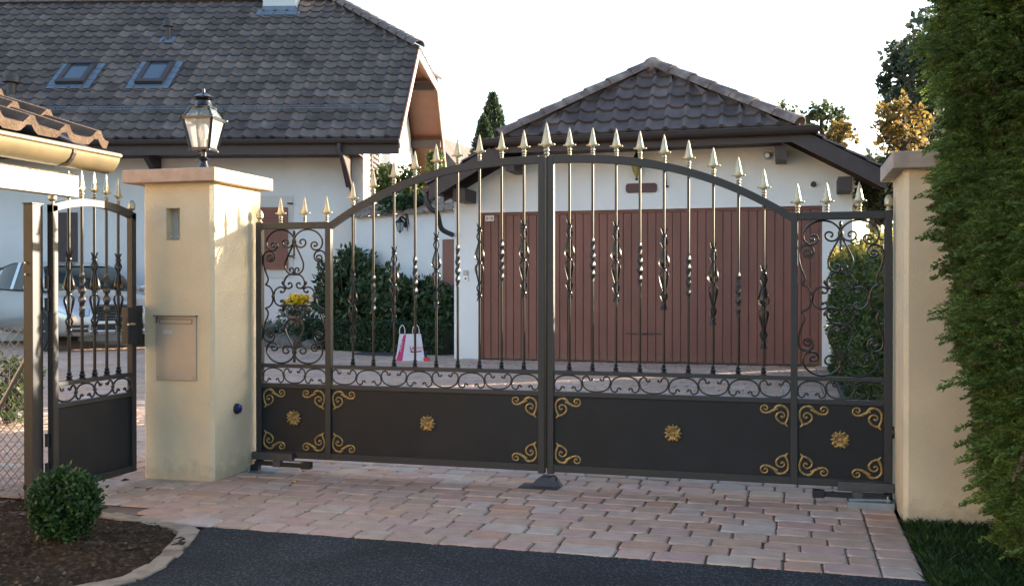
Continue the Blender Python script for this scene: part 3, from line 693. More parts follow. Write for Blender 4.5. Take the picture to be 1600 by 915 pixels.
for i in range(5):
    y=y0+.04+(y1-y0-.08)*(i+1)/6
    bar=MB().tube([(PX,y,.668),(PX,y,zped(y)-.04)],.009,10).build('bar',M['bar'],pg,True)
    L=(PX-pg['_o'][0],y-pg['_o'][1],0)
    if i%2==0: share('basket',CAGE,bar,(L[0],L[1],.915),(0,0,PI/4),(1.05,1.05,1.0))
    else: share('twist',TWIST,bar,(L[0],L[1],1.02),(0,0,.4),(1.25,1.25,1))
    share('foot_collar',FOOT,bar,(L[0],L[1],.671),sc=(1.1,1.1,1))
    share('spearhead',SPEAR,bar,(L[0],L[1],zped(y)-.003),(0,0,PI/2))
for y in (y0+.02,y1-.02): share('acorn_finial',ACORN,pg,(0,y-pg['_o'][1],1.642))
MB().box((PX-.024,y1-.085,.85),(PX+.024,y1-.005,1.07)).build('lock_box',M['iron'],pg,bevel=.003)
b=MB().tube([(PX+.02,y1-.06,.97),(PX+.05,y1-.06,.97),(PX+.055,y1-.13,.97)],.006,8); b.build('handle',M['chrome'],pg,True)
o=MB().box((-2.500,-.572,.83),(-2.480,-.475,1.08)).build('lock_keep',M['iron'],pg)
gp=root('gate_post',(-2.50,-1.385,0),'square dark steel hinge post left of the narrow garden gate','post',world=True)
MB().box((-2.560,-1.385,0),(-2.500,-1.305,1.642)).build('post',M['iron'],gp,bevel=.004)
MB().box((-2.563,-1.388,1.642),(-2.497,-1.302,1.648)).build('post_cap',M['iron'],gp)
for z in (.36,.20,1.22,1.10): MB().tube([(-2.484,-1.296,z-.035),(-2.484,-1.296,z+.035)],.013,10).build('hinge',M['black'],gp,True)
for z in (1.325,1.262): MB().tube([(-2.535,-1.38,z),(-2.535,-1.40,z)],.006,8).build('bolt',M['chrome'],gp,True)

# ------------------------------------------------------------------ chain link fence
cf=root('chain_link_fence',(-2.77,-1.12,0),'low chain link fence with a steel post left of the hinge post','fence',world=True)
MB().tube([(-2.762,-1.1,-.02),(-2.762,-1.1,1.00)],.019,12).build('post',M['wire'],cf,True)
MB().tube([(-2.775,-1.1,.82),(-3.32,-1.1,-.02)],.013,10).build('brace',M['wire'],cf,True)
MB().tube([(-4.9,-1.1,-.02),(-4.9,-1.1,1.00)],.019,12).build('post',M['wire'],cf,True)
b=MB(); p=.056; N=int(2.2/p); rows=int(.98/p)
for i in range(N+rows):
    for sgn in (1,-1):
        pts=[]
        x=-4.95+ (i-rows)*p if sgn>0 else -4.95+i*p
        for j in range(rows+1):
            xx=x+sgn*j*p
            if -4.92<=xx<=-2.745: pts.append((xx,-1.1+(.003 if j%2 else -.003)*sgn,j*p+.01))
        if len(pts)>1: b.tube(pts,.0024,5)
b.tube([(-2.76,-1.1,.985),(-4.9,-1.1,.96)],.002,5); b.tube([(-2.76,-1.1,.42),(-4.9,-1.1,.42)],.002,5)
b.build('wire_mesh',M['wire'],cf,True)

# ------------------------------------------------------------------ roof tile sheets
def tile_sheet(P,U,V,Nn,rows,urange,tw=.30,th=.34,wave=.034,lip=.028,phase=0,seed=1,prof='roll'):
    """rows of tiles in the plane P+u*U+v*V ; urange(v)->(u0,u1)"""
    rg=np.random.default_rng(seed); bm=MB(); P=Vector(P); U=Vector(U); V=Vector(V); Nn=Vector(Nn); K=8
    def wv(s):
        if s<.40: return wave*1.15*math.sin(PI*s/.40)**.8
        return -.004
    for r in range(rows):
        v0=r*th; v1=v0+th*1.06
        a0,b0=urange(v0); a1,b1=urange(min(v1,rows*th)); lo=min(a0,a1); hi=max(b0,b1)
        if hi-lo<.05: continue
        i0=math.floor((lo-phase)/tw*K); i1=math.ceil((hi-phase)/tw*K); prev=None; jit={}
        for i in range(i0,i1+1):
            u=phase+i*tw/K; s=(i%K)/K; h=wv(s); ti=i//K
            if ti not in jit: jit[ti]=(rg.normal(0,.0025),rg.normal(0,.004))
            jz,jv=jit[ti]
            ua=min(max(u,a0),b0); ub=min(max(u,a1),b1)
            row=[P+U*ua+V*(v0+jv)+Nn*(h*.9-.012), P+U*ua+V*(v0+jv)+Nn*(h+lip+jz), P+U*ub+V*v1+Nn*(h*.95)]
            n=len(bm.v); bm.v+= [tuple(x) for x in row]
            if prev is not None and (abs(ua-pu[0])>1e-4 or abs(ub-pu[1])>1e-4):
                t=((i-1)//K+.5, r+.5+seed*31)
                bm.uv[len(bm.f)]=t; bm.f.append((prev,n,n+1,prev+1)); bm.uv[len(bm.f)]=t; bm.f.append((prev+1,n+1,n+2,prev+2))
            prev=n; pu=(ua,ub)
    return bm
def ridge_tiles(bm,p,q,r=.11,seg=.36,up=(0,0,1)):
    p,q=Vector(p),Vector(q); d=(q-p); L=d.length; d.normalize(); up=Vector(up); a=d.cross(up).normalized(); b=a.cross(d).normalized()
    n=max(1,round(L/seg)); s=L/n; m=8
    for i in range(n):
        o=p+d*(s*i-.02); e=p+d*(s*(i+1)+.03); r0=r*1.12+random.uniform(-.004,.004); r1=r*.92; vs=[]
        for (c,rr) in ((o,r0-.018),(o,r0),(e,r1)):
            for k in range(m+1):
                t=PI*k/m; vs.append(c+a*math.cos(t)*rr+b*math.sin(t)*rr*.8)
        bm.add(vs,[(j*(m+1)+k,j*(m+1)+k+1,(j+1)*(m+1)+k+1,(j+1)*(m+1)+k) for j in range(2) for k in range(m)])
        bm.ball(o,.02,4)
def half_hip_roof(rt, cx, hw, zr, k, vend, zhip, khip, yv0, yback, mt, name='roof', tw=.30, th=.34, seed=3, soff=None, thick=.10, front_rows=None):
    pass

# ------------------------------------------------------------------ garage
GY=9.72
ga=root('garage',(-.8,GY,0),'white garage with a wide red brown door and dark tiled roof behind the gate','garage',world=True)
sg=.55; xc=-.70; zr=4.70; yf=9.0; hwid=2.146; zh=3.52; ya=10.10; yb=17.0; xe=3.42
def zroof(x): return zr-sg*abs(x-xc)
w_=MB()
dx0,dx1,dz=-3.495,1.882,2.41; xl,xr=-3.945,2.31
def zw(x): return zroof(x)-.16
# front wall polygons with door opening
def quad(b,pts): b.add([(x,GY,z) for x,z in pts],[tuple(range(len(pts)))])
quad(w_,[(xl,0),(dx0,0),(dx0,dz),(xl,dz)]); quad(w_,[(dx1,0),(xr,0),(xr,dz),(dx1,dz)])
quad(w_,[(xl,dz),(xr,dz),(xr,zw(xr)),(xc+1.9,zw(xc+1.9)),(xc-1.9,zw(xc-1.9)),(xl,zw(xl))])
w_.add([(dx0,GY,0),(dx0,GY+.12,0),(dx0,GY+.12,dz),(dx0,GY,dz)],[(0,1,2,3)]); w_.add([(dx1,GY,0),(dx1,GY+.12,0),(dx1,GY+.12,dz),(dx1,GY,dz)],[(3,2,1,0)])
w_.add([(dx0,GY,dz),(dx0,GY+.12,dz),(dx1,GY+.12,dz),(dx1,GY,dz)],[(0,1,2,3)])
for x in (xl,xr): w_.add([(x,GY,0),(x,yb-.5,0),(x,yb-.5,zw(x)),(x,GY,zw(x))],[(0,1,2,3)])
w_.add([(xl,yb-.5,0),(xr,yb-.5,0),(xr,yb-.5,zw(xr)),(xc,yb-.5,zw(xc)),(xl,yb-.5,zw(xl))],[(4,3,2,1,0)])
w_.build('wall',M['garagewall'],ga)
# door of vertical boards
d=MB(); d.box((dx0,GY+.085,0),(dx1,GY+.10,dz)); n=41; bw=(dx1-dx0-.08)/n
for i in range(n):
    x=dx0+.04+i*bw; d.box((x+.006,GY+.062,.02),(x+bw-.006,GY+.0855,dz-.05))
gd=d.build('garage_door',M['brownwood'],ga,bevel=.003)
b=MB(); b.box((dx0,GY+.05,dz-.045),(dx1,GY+.10,dz)); b.box((dx0,GY+.05,0),(dx0+.04,GY+.10,dz-.045)); b.box((dx1-.04,GY+.05,0),(dx1,GY+.10,dz-.045)); b.build('door_frame',M['brownwood'],ga)
b=MB(); q=aty(1005,521,GY+.055); b.beam((q.x-.28,GY+.052,q.z),(q.x+.28,GY+.052,q.z),.012,.018); b.tube([(q.x,GY+.06,q.z),(q.x,GY+.035,q.z),(q.x+.07,GY+.03,q.z)],.01,6); b.build('door_handle',M['darkwood'],gd)
# number plate on the door
q=aty(765,341,GY+.05); npl=MB().box((q.x-.075,GY+.046,q.z-.046),(q.x+.075,GY+.0595,q.z+.046)).build('number_plate',mat('plate_white',(.62,.58,.56),.5),gd)
b=MB(); 
for sx in (-1,1):
    b.box((q.x+sx*.044-.007,GY+.0435,q.z-.022),(q.x+sx*.044+.007,GY+.0465,q.z+.022))
    for dz_ in (-.022,.015): b.box((q.x+sx*.036-.006,GY+.0435,q.z+dz_),(q.x+sx*.036+.006,GY+.0465,q.z+dz_+.007))
b.build('plate_marks',M['black'],npl)
def text(s,size,m,parent,loc,rot,name='lettering',ext=.0015,align='CENTER'):
    c=bpy.data.curves.new(name,'FONT'); c.body=s; c.size=size; c.extrude=ext; c.align_x=align; c.align_y='CENTER'
    o=bpy.data.objects.new(name,c); COL.objects.link(o); dg=bpy.context.evaluated_depsgraph_get()
    me=bpy.data.meshes.new_from_object(o.evaluated_get(dg)); bpy.data.objects.remove(o); o=bpy.data.objects.new(name,me); COL.objects.link(o)
    me.materials.clear(); me.materials.append(m); o.parent=parent; o.location=Vector(loc); o.rotation_euler=rot; return o
po=Vector(ga['_o']); text('480',.036,mat('plate_digits',(.62,.25,.08),.5),npl,Vector((q.x,GY+.0445,q.z))-po,(PI/2,0,0),'digits')
# roof slabs (soffit + structure) and tiles
def slab(poly,th,m,name,parent):   # poly 3D, thickness downward
    b=MB(); b.prism(poly,(0,0,-th)); return fixn(b.build(name,m,parent))
# main slopes, cut back at the hip
for s in (-1,1):
    E=(xc+s*xe,yf,zroof(xc+s*xe)); H=(xc+s*hwid,yf,zh); A=(xc,ya,zr); B=(xc,yb,zr); Fp=(xc+s*xe,yb,zroof(xc+s*xe))
    slab([E,H,A,B,Fp],.07,M['darkwood'],'roof_deck',ga)
slab([(xc-hwid,yf,zh-.003),(xc+hwid,yf,zh-.003),(xc,ya,zr-.003)],.06,M['darkwood'],'hip_deck',ga)
for s in (-1,1):
    V_=Vector((-s,0,sg)).normalized(); U_=Vector((0,1,0)); Nn=Vector((s*sg,0,1)).normalized(); k=V_.z
    P_=Vector((xc+s*(xe+.04),yf-.02,zroof(xc+s*(xe+.04))+.01)); tot=(zr-P_.z)/V_.z; rows=int(tot/.34)+1; vh=(zh-P_.z)/V_.z
    def ur(v,vh=vh,tot=tot): return (0 if v<vh else (v-vh)/(tot-vh)*(ya-yf), yb-yf)
    tile_sheet(P_,U_,V_,Nn,rows,ur,seed=5+s).build('roof',M['tile2'],ga,True,ang=35)
Vh=Vector((0,ya-yf,zr-zh)).normalized(); Nh=Vector((0,-(zr-zh),ya-yf)).normalized(); tot=math.hypot(ya-yf,zr-zh)
P_=Vector((xc-hwid,yf-.03,zh-.02)); rowsh=6
def ur(v): t=min(1,v/tot); return (hwid*t, 2*hwid-hwid*t)
tile_sheet(P_,(1,0,0),Vh,Nh,rowsh,ur,th=tot/5.95,tw=.27,seed=9,wave=.045,lip=.045).build('hip_roof',M['tile2'],ga,True,ang=35)
b=MB(); ridge_tiles(b,(xc-hwid-.08,yf-.05,zh+.0),(xc,ya-.02,zr+.03),.15,.40); ridge_tiles(b,(xc+hwid+.08,yf-.05,zh+.0),(xc,ya-.02,zr+.03),.15,.40); ridge_tiles(b,(xc,ya,zr+.02),(xc,yb,zr+.02),.12,.42); b.ball((xc,ya-.04,zr+.02),.17,14,(1,1,.85))
b.build('ridge_tiles',M['ridge'],ga,True)
# gutter on the hip, fascia, verge boards
def gutter(bm,p,q,r=.075,lipr=.012,n=10,nrm=(0,-1,0),cap=True):
    p,q=Vector(p),Vector(q); d=(q-p).normalized(); o=Vector(nrm); up=Vector((0,0,1)); vs=[]
    prof=[(r*math.cos(PI+PI*k/n),r*math.sin(PI+PI*k/n)) for k in range(n+1)]; inn=[(x*.93,z*.93+.001) for x,z in prof[::-1]]; pr=prof+inn; m=len(pr)
    for c in (p,q): vs+=[c+o*(-x)+up*z for x,z in pr]
    bm.add(vs,[(i,(i+1)%m,(i+1)%m+m,i+m) for i in range(m)])
    for c in (p,q):
        bm.add([c+o*(-x)+up*z for x,z in prof],[tuple(range(n+1))])
    bm.tube([p+o*r,q+o*r],lipr,8)
gx0,gx1=-3.32,1.80
b=MB(); gutter(b,(gx0,yf-.06,zh-.045),(gx1,yf-.06,zh-.045),.10); fixn(b.build('gutter',M['gutter'],ga,True))
b=MB(); b.box((xc-hwid-.25,yf+.0,zh-.245),(xc+hwid+.13,yf+.025,zh-.06)); b.build('fascia',M['darkwood'],ga)
for s in (-1,1):
    x0=xc+s*(hwid-.05); x1=xc+s*xe
    a=Vector((x0,yf-.012,zroof(x0)-.05)); c=Vector((x1,yf-.012,zroof(x1)-.05)); dn=Vector((0,0,-.20))
    fixn(MB().prism([a,c,c+dn,a+dn],(0,.03,0)).build('verge_board',M['darkwood'],ga))
    a=Vector((xc+s*1.7,GY-.03,zroof(xc+s*1.7)-.08)); c=Vector((x1,GY-.03,zroof(x1)-.08))
    fixn(MB().prism([a,c,c+Vector((0,0,-.14)),a+Vector((0,0,-.14))],(0,.028,0)).build('wall_rafter',M['darkwood'],ga))

for px,py,wx in ((800,258,.15),(721,305,.20),(1220,240,.16),(1320,288,.19)):
    q=aty(px,py,9.25); MB().box((q.x-wx/2,9.12,q.z-.10),(q.x+wx/2,GY+.02,q.z+.10)).build('purlin_end',M['darkwood'],ga)
# wall behind hip: closes the gap between wall top and hip deck
MB().box((xc-2.0,yf+.03,zh-.20),(xc+2.0,GY+.3,zh-.17)).build('soffit',M['darkwood'],ga)
# side gutters and downpipe on the left
b=MB(); gutter(b,(xc-xe-.07,yf,zroof(xc-xe)-.05),(xc-xe-.07,yb,zroof(xc-xe)-.05),.075,nrm=(-1,0,0)); fixn(b.build('side_gutter',M['gutter'],ga,True)); b=MB(); gutter(b,(xc+xe+.07,yf,zroof(xc+xe)-.05),(xc+xe+.07,yb,zroof(xc+xe)-.05),.075,nrm=(1,0,0)); fixn(b.build('side_gutter',M['gutter'],ga,True))
b=MB(); e=Vector((xc-xe-.07,yf+.1,zroof(xc-xe)-.12)); 
b.tube(spline([e,e+Vector((0,0,-.12)),e+Vector((.05,.02,-.25)),e+Vector((.14,.1,-.33)),aty(690,357,9.4),aty(707,367,9.68)]),.042,10); b.build('downpipe',M['gutter'],ga,True)
q=aty(1199,244,GY); b=MB(); b.lathe([(.045,0),(.055,.02),(.055,.10),(.035,.12)],q,14,(0,-1,0)); b.build('floodlight',mat('lamp_housing',(.5,.52,.52),.3,.4),ga,True)
q=aty(1271,288,GY); b=MB(); b.lathe([(.04,0),(.04,.05),(.03,.06)],q,14,(0,-1,0)); b.build('vent',M['darkwood'],ga,True)
b=MB(); a=aty(1036,240,GY-.03); c=aty(1041,291,GY-.03); b.tube([a,c],.012,6); b.ball(c,.04,8,(1,1,.5)); b.ball(a,.02,6); b.build('thermometer',M['darkwood'],ga,True)
# plaque and lantern on the garage front
q=aty(1002,293.5,GY-.02); hw_,hh=.245,.072; c=.03
b=MB(); b.prism([(q.x-hw_+c,GY-.03,q.z-hh),(q.x+hw_-c,GY-.03,q.z-hh),(q.x+hw_,GY-.03,q.z-hh+c),(q.x+hw_,GY-.03,q.z+hh-c),(q.x+hw_-c,GY-.03,q.z+hh),(q.x-hw_+c,GY-.03,q.z+hh),(q.x-hw_,GY-.03,q.z+hh-c),(q.x-hw_,GY-.03,q.z-hh+c)],(0,.03,0))
o=fixn(b.build('wooden_plaque',M['signwood'],loc=(q.x,GY-.02,q.z))); tag(o,'blank dark wooden plaque with cut corners above the garage door','plaque')
q=aty(995,262,GY-.12); gz0=q.z
gl2=root('wall_lantern',(q.x,GY,gz0),'lantern with amber glass on the garage front above the plaque','lantern',world=True)
MB().lathe([(.006,-.24),(.02,-.215),(.025,-.20),(.06,-.13),(.085,-.04),(.09,0)],(q.x,GY-.14,gz0+.07),14).build('glass',M['amber'],gl2,True)
MB().lathe([(.125,0),(.12,.012),(.07,.05),(.05,.09),(.045,.10),(.02,.15),(.004,.19)],(q.x,GY-.14,gz0+.07),14).build('hood',M['lampblack'],gl2,True)
MB().beam((q.x,GY-.14,gz0+.12),(q.x,GY,gz0+.10),.02,.03).build('bracket',M['lampblack'],gl2)
MB().lathe([(.02,-.27),(.025,-.235)],(q.x,GY-.14,gz0+.07),10).build('tip',M['lampblack'],gl2,True)
# switch and socket on the pier
for py,lab,cc in ((427,'small grey bell push on the pier left of the garage door',(.35,.36,.36)),(436,'small white key switch on the pier under the grey bell push',(.8,.8,.8))):
    q=aty(727.5,py-1,GY-.02); rr=root('wall_switch',q,lab,'switch','switches on the garage pier',world=True)
    MB().box((q.x-.04,GY-.025,q.z-.042),(q.x+.04,GY,q.z+.042)).build('cover',mat('switch',cc,.4),rr,bevel=.004)
    MB().lathe([(.016,0),(.016,.006)],(q.x,GY-.025,q.z),12,(0,-1,0)).build('button',M['black'] if py==436 else M['steel'],rr)

# ------------------------------------------------------------------ main house
HA=R_(13.7); HP=Vector((-7.52,14.03,0)); hu=Vector((math.cos(HA),math.sin(HA),0)); hn=Vector((-math.sin(HA),math.cos(HA),0))
def hl(x,y,n0=0):                        # photo pixel -> house-local (u,n,z) on plane n=n0
    p=hit(x,y,HP+hn*n0,hn)-HP; return Vector((p.dot(hu),n0,p.z))
def hroof(x,y):                          # on the front slope
    p=hit(x,y,HP+hn*(-.9)+Vector((0,0,4.30)),hn*(-.847)+Vector((0,0,1)))-HP; return Vector((p.dot(hu),p.dot(hn),p.z))
ho=root('house',HP,'large white house with a long dark tiled roof and two skylights','house',rz=HA)
LW=-16
b=MB(); ze=4.62
# facade with openings kept simple: door and window boards are set proud
b.add([(LW,0,0),(0,0,0),(0,0,ze+.0),(LW,0,ze)],[(0,1,2,3)])
gab=[(0,0,0),(0,8.4,0),(0,8.4,ze+.2),(0,6.4,6.55),(0,2.0,6.55),(0,0,ze+.2)]; b.add(gab,[(0,1,2,3,4,5)])
b.add([(LW,8.4,0),(0,8.4,0),(0,8.4,ze),(LW,8.4,ze)],[(3,2,1,0)]); b.add([(LW,0,0),(LW,8.4,0),(LW,8.4,ze),(LW,0,ze)],[(3,2,1,0)])
b.build('wall',M['white'],ho)
hs=.847; nr=4.2; zrr=8.62; ue=.92; ur_=-1.59; nh0,nh1=2.17,6.23; zhh=6.90
def zfront(n): return 4.30+hs*(n+.9)
# deck: front slope, rear slope, hip; underside stained boards
fe=4.30
FS=[(LW-.5,-.9,fe),(ue,-.9,fe),(ue,nh0,zfront(nh0)),(ur_,nr,zfront(nr)),(LW-.5,nr,zfront(nr))]
RS=[(x,2*nr-y,z) for x,y,z in FS]
fixn(MB().prism([Vector(p)+Vector((0,0,-.02)) for p in FS],(0,0,-.10)).build('roof_deck',M['soffit'],ho)); fixn(MB().prism([Vector(p)+Vector((0,0,-.02)) for p in RS],(0,0,-.10)).build('roof_deck',M['soffit'],ho))
fixn(MB().prism([(ue,nh0,zhh-.03),(ue,nh1,zhh-.03),(ur_,nr,zfront(nr)-.03)],(0,0,-.09)).build('hip_deck',M['soffit'],ho))
V_=Vector((0,1,hs)).normalized(); Nn=Vector((0,-hs,1)).normalized(); P_=Vector((LW-.5,-.93,fe-.01)); tot=(nr+.9)/V_.y; vh=(nh0+.9)/V_.y; rows=20; th=tot/rows
def ur(v): return (0, (ue-LW+.5) if v<vh else (ue-LW+.5)-(v-vh)/(tot-vh)*(ue-ur_))
tile_sheet(P_,(1,0,0),V_,Nn,rows,ur,tw=.30,th=th,seed=21,wave=.036,lip=.036).build('roof',M['tile'],ho,True,ang=35)
V2=Vector((0,-1,hs)).normalized(); N2=Vector((0,hs,1)).normalized(); P2=Vector((LW-.5,2*nr+.93,fe-.01))
tile_sheet(P2,(1,0,0),V2,N2,rows,ur,tw=.30,th=th,seed=22).build('roof',M['tile'],ho,True,ang=35)
# hip
hv=Vector((ur_-ue,0,zfront(nr)-zhh)); toth=hv.length; hv.normalize(); Nh=Vector((-hv.z,0,hv.x)); Nh=-Nh if Nh.z<0 else Nh
def urh(v): t=min(1,v/toth); return ((nr-nh0)*t,(nh1-nh0)-(nh1-nr)*t)
tile_sheet((ue,nh0,zhh),(0,1,0),hv,Nh,8,urh,th=toth/8,seed=23).build('hip_roof',M['tile'],ho,True,ang=35)
b=MB(); ridge_tiles(b,(ue,nh0,zhh+.04),(ur_,nr,zfront(nr)+.06),.17,.38); ridge_tiles(b,(ue,nh1,zhh+.04),(ur_,nr,zfront(nr)+.06),.17,.38); ridge_tiles(b,(ur_,nr,zfront(nr)+.03),(LW,nr,zfront(nr)+.03),.12,.42); b.build('ridge_tiles',M['ridge'] if 0 else M['tile2'],ho,True)
# verge boards + rafters on the gable
vp=mat('verge_paint',(.42,.30,.24),.6)
for (na,za,nb,zb) in ((-.9,fe,nh0,zhh),(9.3,fe,nh1,zhh)):
    fixn(MB().prism([(ue-.005,na,za-.03),(ue-.005,nb,zb-.03),(ue-.005,nb,zb-.24),(ue-.005,na,za-.24)],(.028,0,0)).build('verge_board',vp,ho))
MB().box((ue-.005,nh0+.01,zhh-.24),(ue+.020,nh1-.01,zhh-.03)).build('hip_board',vp,ho)
for n_ in (1.1,2.5,6.0,7.6):
    z=zfront(n_ if n_<nr else 2*nr-n_)-.26; MB().box((-.3,n_-.08,z-.2),(ue-.05,n_+.08,z)).build('purlin',M['darkwood'],ho)
b=MB(); gutter(b,(LW-.4,-1.0,fe-.06),(ue+.02,-1.0,fe-.06),.085); fixn(b.build('gutter',M['gutter'],ho,True))
b=MB().box((LW-.4,-.93,fe-.35),(ue,-.90,fe-.10)); b.build('fascia',M['darkwood'],ho)
MB().box((LW-.3,-.9,fe-.30),(.0,.0,fe-.27)).build('soffit',M['darkwood'],ho)
for px in (248,):
    q=hl(px,255); b=MB(); b.prism([(q.x-.06,0,4.0),(q.x-.06,-.75,4.0),(q.x-.06,-.70,3.93),(q.x-.06,0,3.50)],(.12,0,0)); fixn(b.build('bracket',M['darkwood'],ho))
q=hl(545,255); b=MB(); b.prism([(q.x-.06,0,4.0),(q.x-.06,-.75,4.0),(q.x-.06,-.70,3.93),(q.x-.06,0,3.35)],(.12,0,0)); fixn(b.build('bracket',M['darkwood'],ho))
b=MB(); q0=hl(530,222,-1.0); q1=hl(553,300,-.06); b.tube(spline([(q0.x,-1.0,4.16),(q0.x,-1.0,4.0),(q0.x+.06,-.9,3.85),(q1.x-.05,-.15,q1.z+.1),(q1.x,-.06,q1.z-.15),(q1.x,-.06,q1.z-.6),(q1.x,-.06,0)]),.05,10); b.build('downpipe',M['darkwood'],ho,True)
# door on the left, shutter window, far left door
def hbox(name,px0,py0,px1,py1,d,m,d0=0,par=None):
    a=hl(px0,py1); c=hl(px1,py0); return MB().box((a.x,-d,a.z),(c.x,-d0,c.z)).build(name,m,par or ho)
fr=hbox('door',80,322,128,470,.02,mat('grey_door_frame',(.45,.44,.46),.7)); 
a=hl(88,560); c=hl(122,332); MB().box((a.x,-.035,0),(c.x,-.0205,c.z)).build('door_leaf',M['darkwood'],fr)
for (x0,x1,y0_,y1_) in ((405,450,324,421),):
    sh=hbox('window',x0-6,y0_-18,x1+8,y1_+13,.015,mat('stone_surround',(.52,.50,.48),.8))
    a=hl(x0-6,y1_); c=hl(x1,y0_); b=MB(); n=18
    b.box((a.x,-.03,a.z),(c.x,-.0155,c.z)); 
    for k in range(n):
        z=a.z+.06+(c.z-a.z-.12)*k/(n-1); b.box((a.x+.06,-.045,z-.022),(c.x-.06,-.0295,z+.022),Matrix.Identity(4))
    for xx in (a.x,c.x-.06): b.box((xx,-.052,a.z),(xx+.06,-.0295,c.z))
    b.box((a.x+.06,-.052,c.z-.06),(c.x-.06,-.0295,c.z)); b.box((a.x+.06,-.052,a.z),(c.x-.06,-.0295,a.z+.06))
    b.build('shutter',M['brownwood'],sh)
    h=hl(458,400); h2=hl(458,318); b=MB(); b.tube([(c.x,-.05,h.z),(c.x+.12,-.06,h.z),(c.x+.15,-.06,h.z-.05)],.018,6); b.tube([(c.x,-.05,h2.z),(c.x+.12,-.06,h2.z)],.018,6); b.build('shutter_catch',M['darkwood'],sh)
# louvred shutter on the gable
b=MB()
for k in range(12): b.box((.02,.9,3.35+k*.115),(.065,1.75,3.35+k*.115+.05))
b.box((.02,.82,3.3),(.05,.9,4.75)); b.box((.02,1.75,3.3),(.05,1.83,4.75)); b.build('shutter',mat('faded_shutter',(.10,.08,.08),.6),ho)
# skylights
for (x0,y0_,x1,y1_) in ((86,138,150,103),(210,138,276,100)):
    a=hroof(x0+2,y0_-2); c=hroof(x1-2,y1_+2)
    uu0=a.x; uu1=hroof(x0+44,y0_).x; vv0=(a.y+.9)/V_.y; vv1=(c.y+.9)/V_.y
    Mx=Matrix(((1,V_.x,Nn.x,0),(0,V_.y,Nn.y,-.9),(0,V_.z,Nn.z,fe),(0,0,0,1)))
    sk=MB(); t=.10; h0,h1=.04,.15
    sk.box((uu0,vv0,h0),(uu1,vv0+t*1.3,h1),Mx); sk.box((uu0,vv1-t,h0),(uu1,vv1,h1+.02),Mx); sk.box((uu0,vv0+t*1.3,h0),(uu0+t,vv1-t,h1),Mx); sk.box((uu1-t,vv0+t*1.3,h0),(uu1,vv1-t,h1),Mx)
    so_=sk.build('skylight',M['gutter'],ho)
    MB().box((uu0+t,vv0+t*1.3,h1-.05),(uu1-t,vv1-t,h1-.03),Mx).build('pane',M['glassy'],so_)
    fl=MB(); 
    for k in range(4):
        va=vv0-.05+(vv1-vv0+.1)*k/4; vb=va+(vv1-vv0+.1)/4-.02
        fl.box((uu0-.17,va,.035),(uu0-.005,vb,.075),Mx); fl.box((uu1+.005,va,.035),(uu1+.17,vb,.075),Mx)
    fl.box((uu0-.17,vv0-.17,.045),(uu1+.17,vv0-.005,.065),Mx); fl.build('flashing',M['lead'],so_)
# roof vent pipes, chimney, snow guard
def vent(px,py,h,r,fl=True):
    a=hroof(px,py); b=MB(); b.lathe([(r,-.1),(r,h),(r*1.9,h+.02),(r*1.9,h+.12),(r*1.2,h+.2)],a,12); o=b.build('vent_pipe',M['lead'] if 0 else M['gutter'],ho,True)
    if fl: MB().box((-.18,-.15,.04),(.18,.15,.07),Matrix.Translation(a)@Mx.to_3x3().to_4x4()).build('flashing',M['lead'],o)
vent(263,66,.36,.065); vent(18,150,.28,.10,False)
a=hroof(437,19); b=MB(); b.box((a.x-.42,a.y-.05,a.z-.4),(a.x+.42,a.y+.8,a.z+1.3)); ch=b.build('chimney',M['white'],ho)
MB().box((-.55,-.28,.03),(.55,.05,.06),Matrix.Translation(a)@Mx.to_3x3().to_4x4()).build('flashing',M['lead'],ch)
MB().box((a.x-.425,a.y-.058,a.z-.1),(a.x+.425,a.y+.3,a.z+.14)).build('apron',M['lead'],ch)
b=MB()
for vv in (.62,.80):
    b.tube([Mx@Vector((-17,vv+.5,.11)),Mx@Vector((.55,vv+.5,.11))],.012,6) if 0 else None
for v0_,h in ((1.05,.10),(1.05,.16)):
    b.tube([Mx@Vector((LW,v0_,h)),Mx@Vector((.5,v0_,h))],.009,6)
for k in range(22): b.beam(Mx@Vector((LW+.4+k*.74,v0_,.03)),Mx@Vector((LW+.4+k*.74,v0_,.17)),.03,.012)
b.build('snow_guard',M['lead'],ho)

# ------------------------------------------------------------------ garden wall between garage and house
WD=20
wa=atd(556,447,WD); wa.z=0; wb=atd(716,447,18.1); wb.z=0
gw=root('garden_wall',(wa+wb)/2,'white garden wall with tile coping left of the garage','wall',world=True)
dv=(wb-wa).normalized(); nv=Vector((dv.y,-dv.x,0))
def gwp(x,y,o=0): return hit(x,y,wa+nv*o,nv)
zt=gwp(640,333).z
b=MB(); b.prism([wa,wb,wb+Vector((0,0,zt)),wa+Vector((0,0,zt))],-nv*.22); fixn(b.build('wall',M['white'],gw))
Vc=(-nv+Vector((0,0,.62))).normalized(); Nc=dv.cross(Vc); Nc=Nc if Nc.z>0 else -Nc
tile_sheet(wa+nv*.12+Vector((0,0,zt-.02)),dv,Vc,Nc,2,lambda v:(0,(wb-wa).length),tw=.26,th=.28,seed=40).build('coping_tiles',mat('coping_tile',(.13,.10,.08),.8,col2=(.25,.19,.15),uvrand=1,var=.3,vscale=8,bump=.4),gw,True,ang=35)
pa=gwp(693,380,.01); pb=gwp(712,560,.01); b=MB(); b.prism([(pa.x,pa.y,0),(pb.x,pb.y,0),(pb.x,pb.y,gwp(700,374).z),(pa.x,pa.y,gwp(700,374).z)],nv*.03); fixn(b.build('side_door',M['brownwood'],gw))
q=gwp(625,351,.16); wl_=root('wall_lantern',(q.x,q.y,q.z),'small dark wall lantern on the garden wall above the shrubs','lantern',world=True)
MB().lathe([(.01,-.14),(.045,-.12),(.075,.03),(.08,.045)],q,8).build('glass',M['darkglass'],wl_,False)
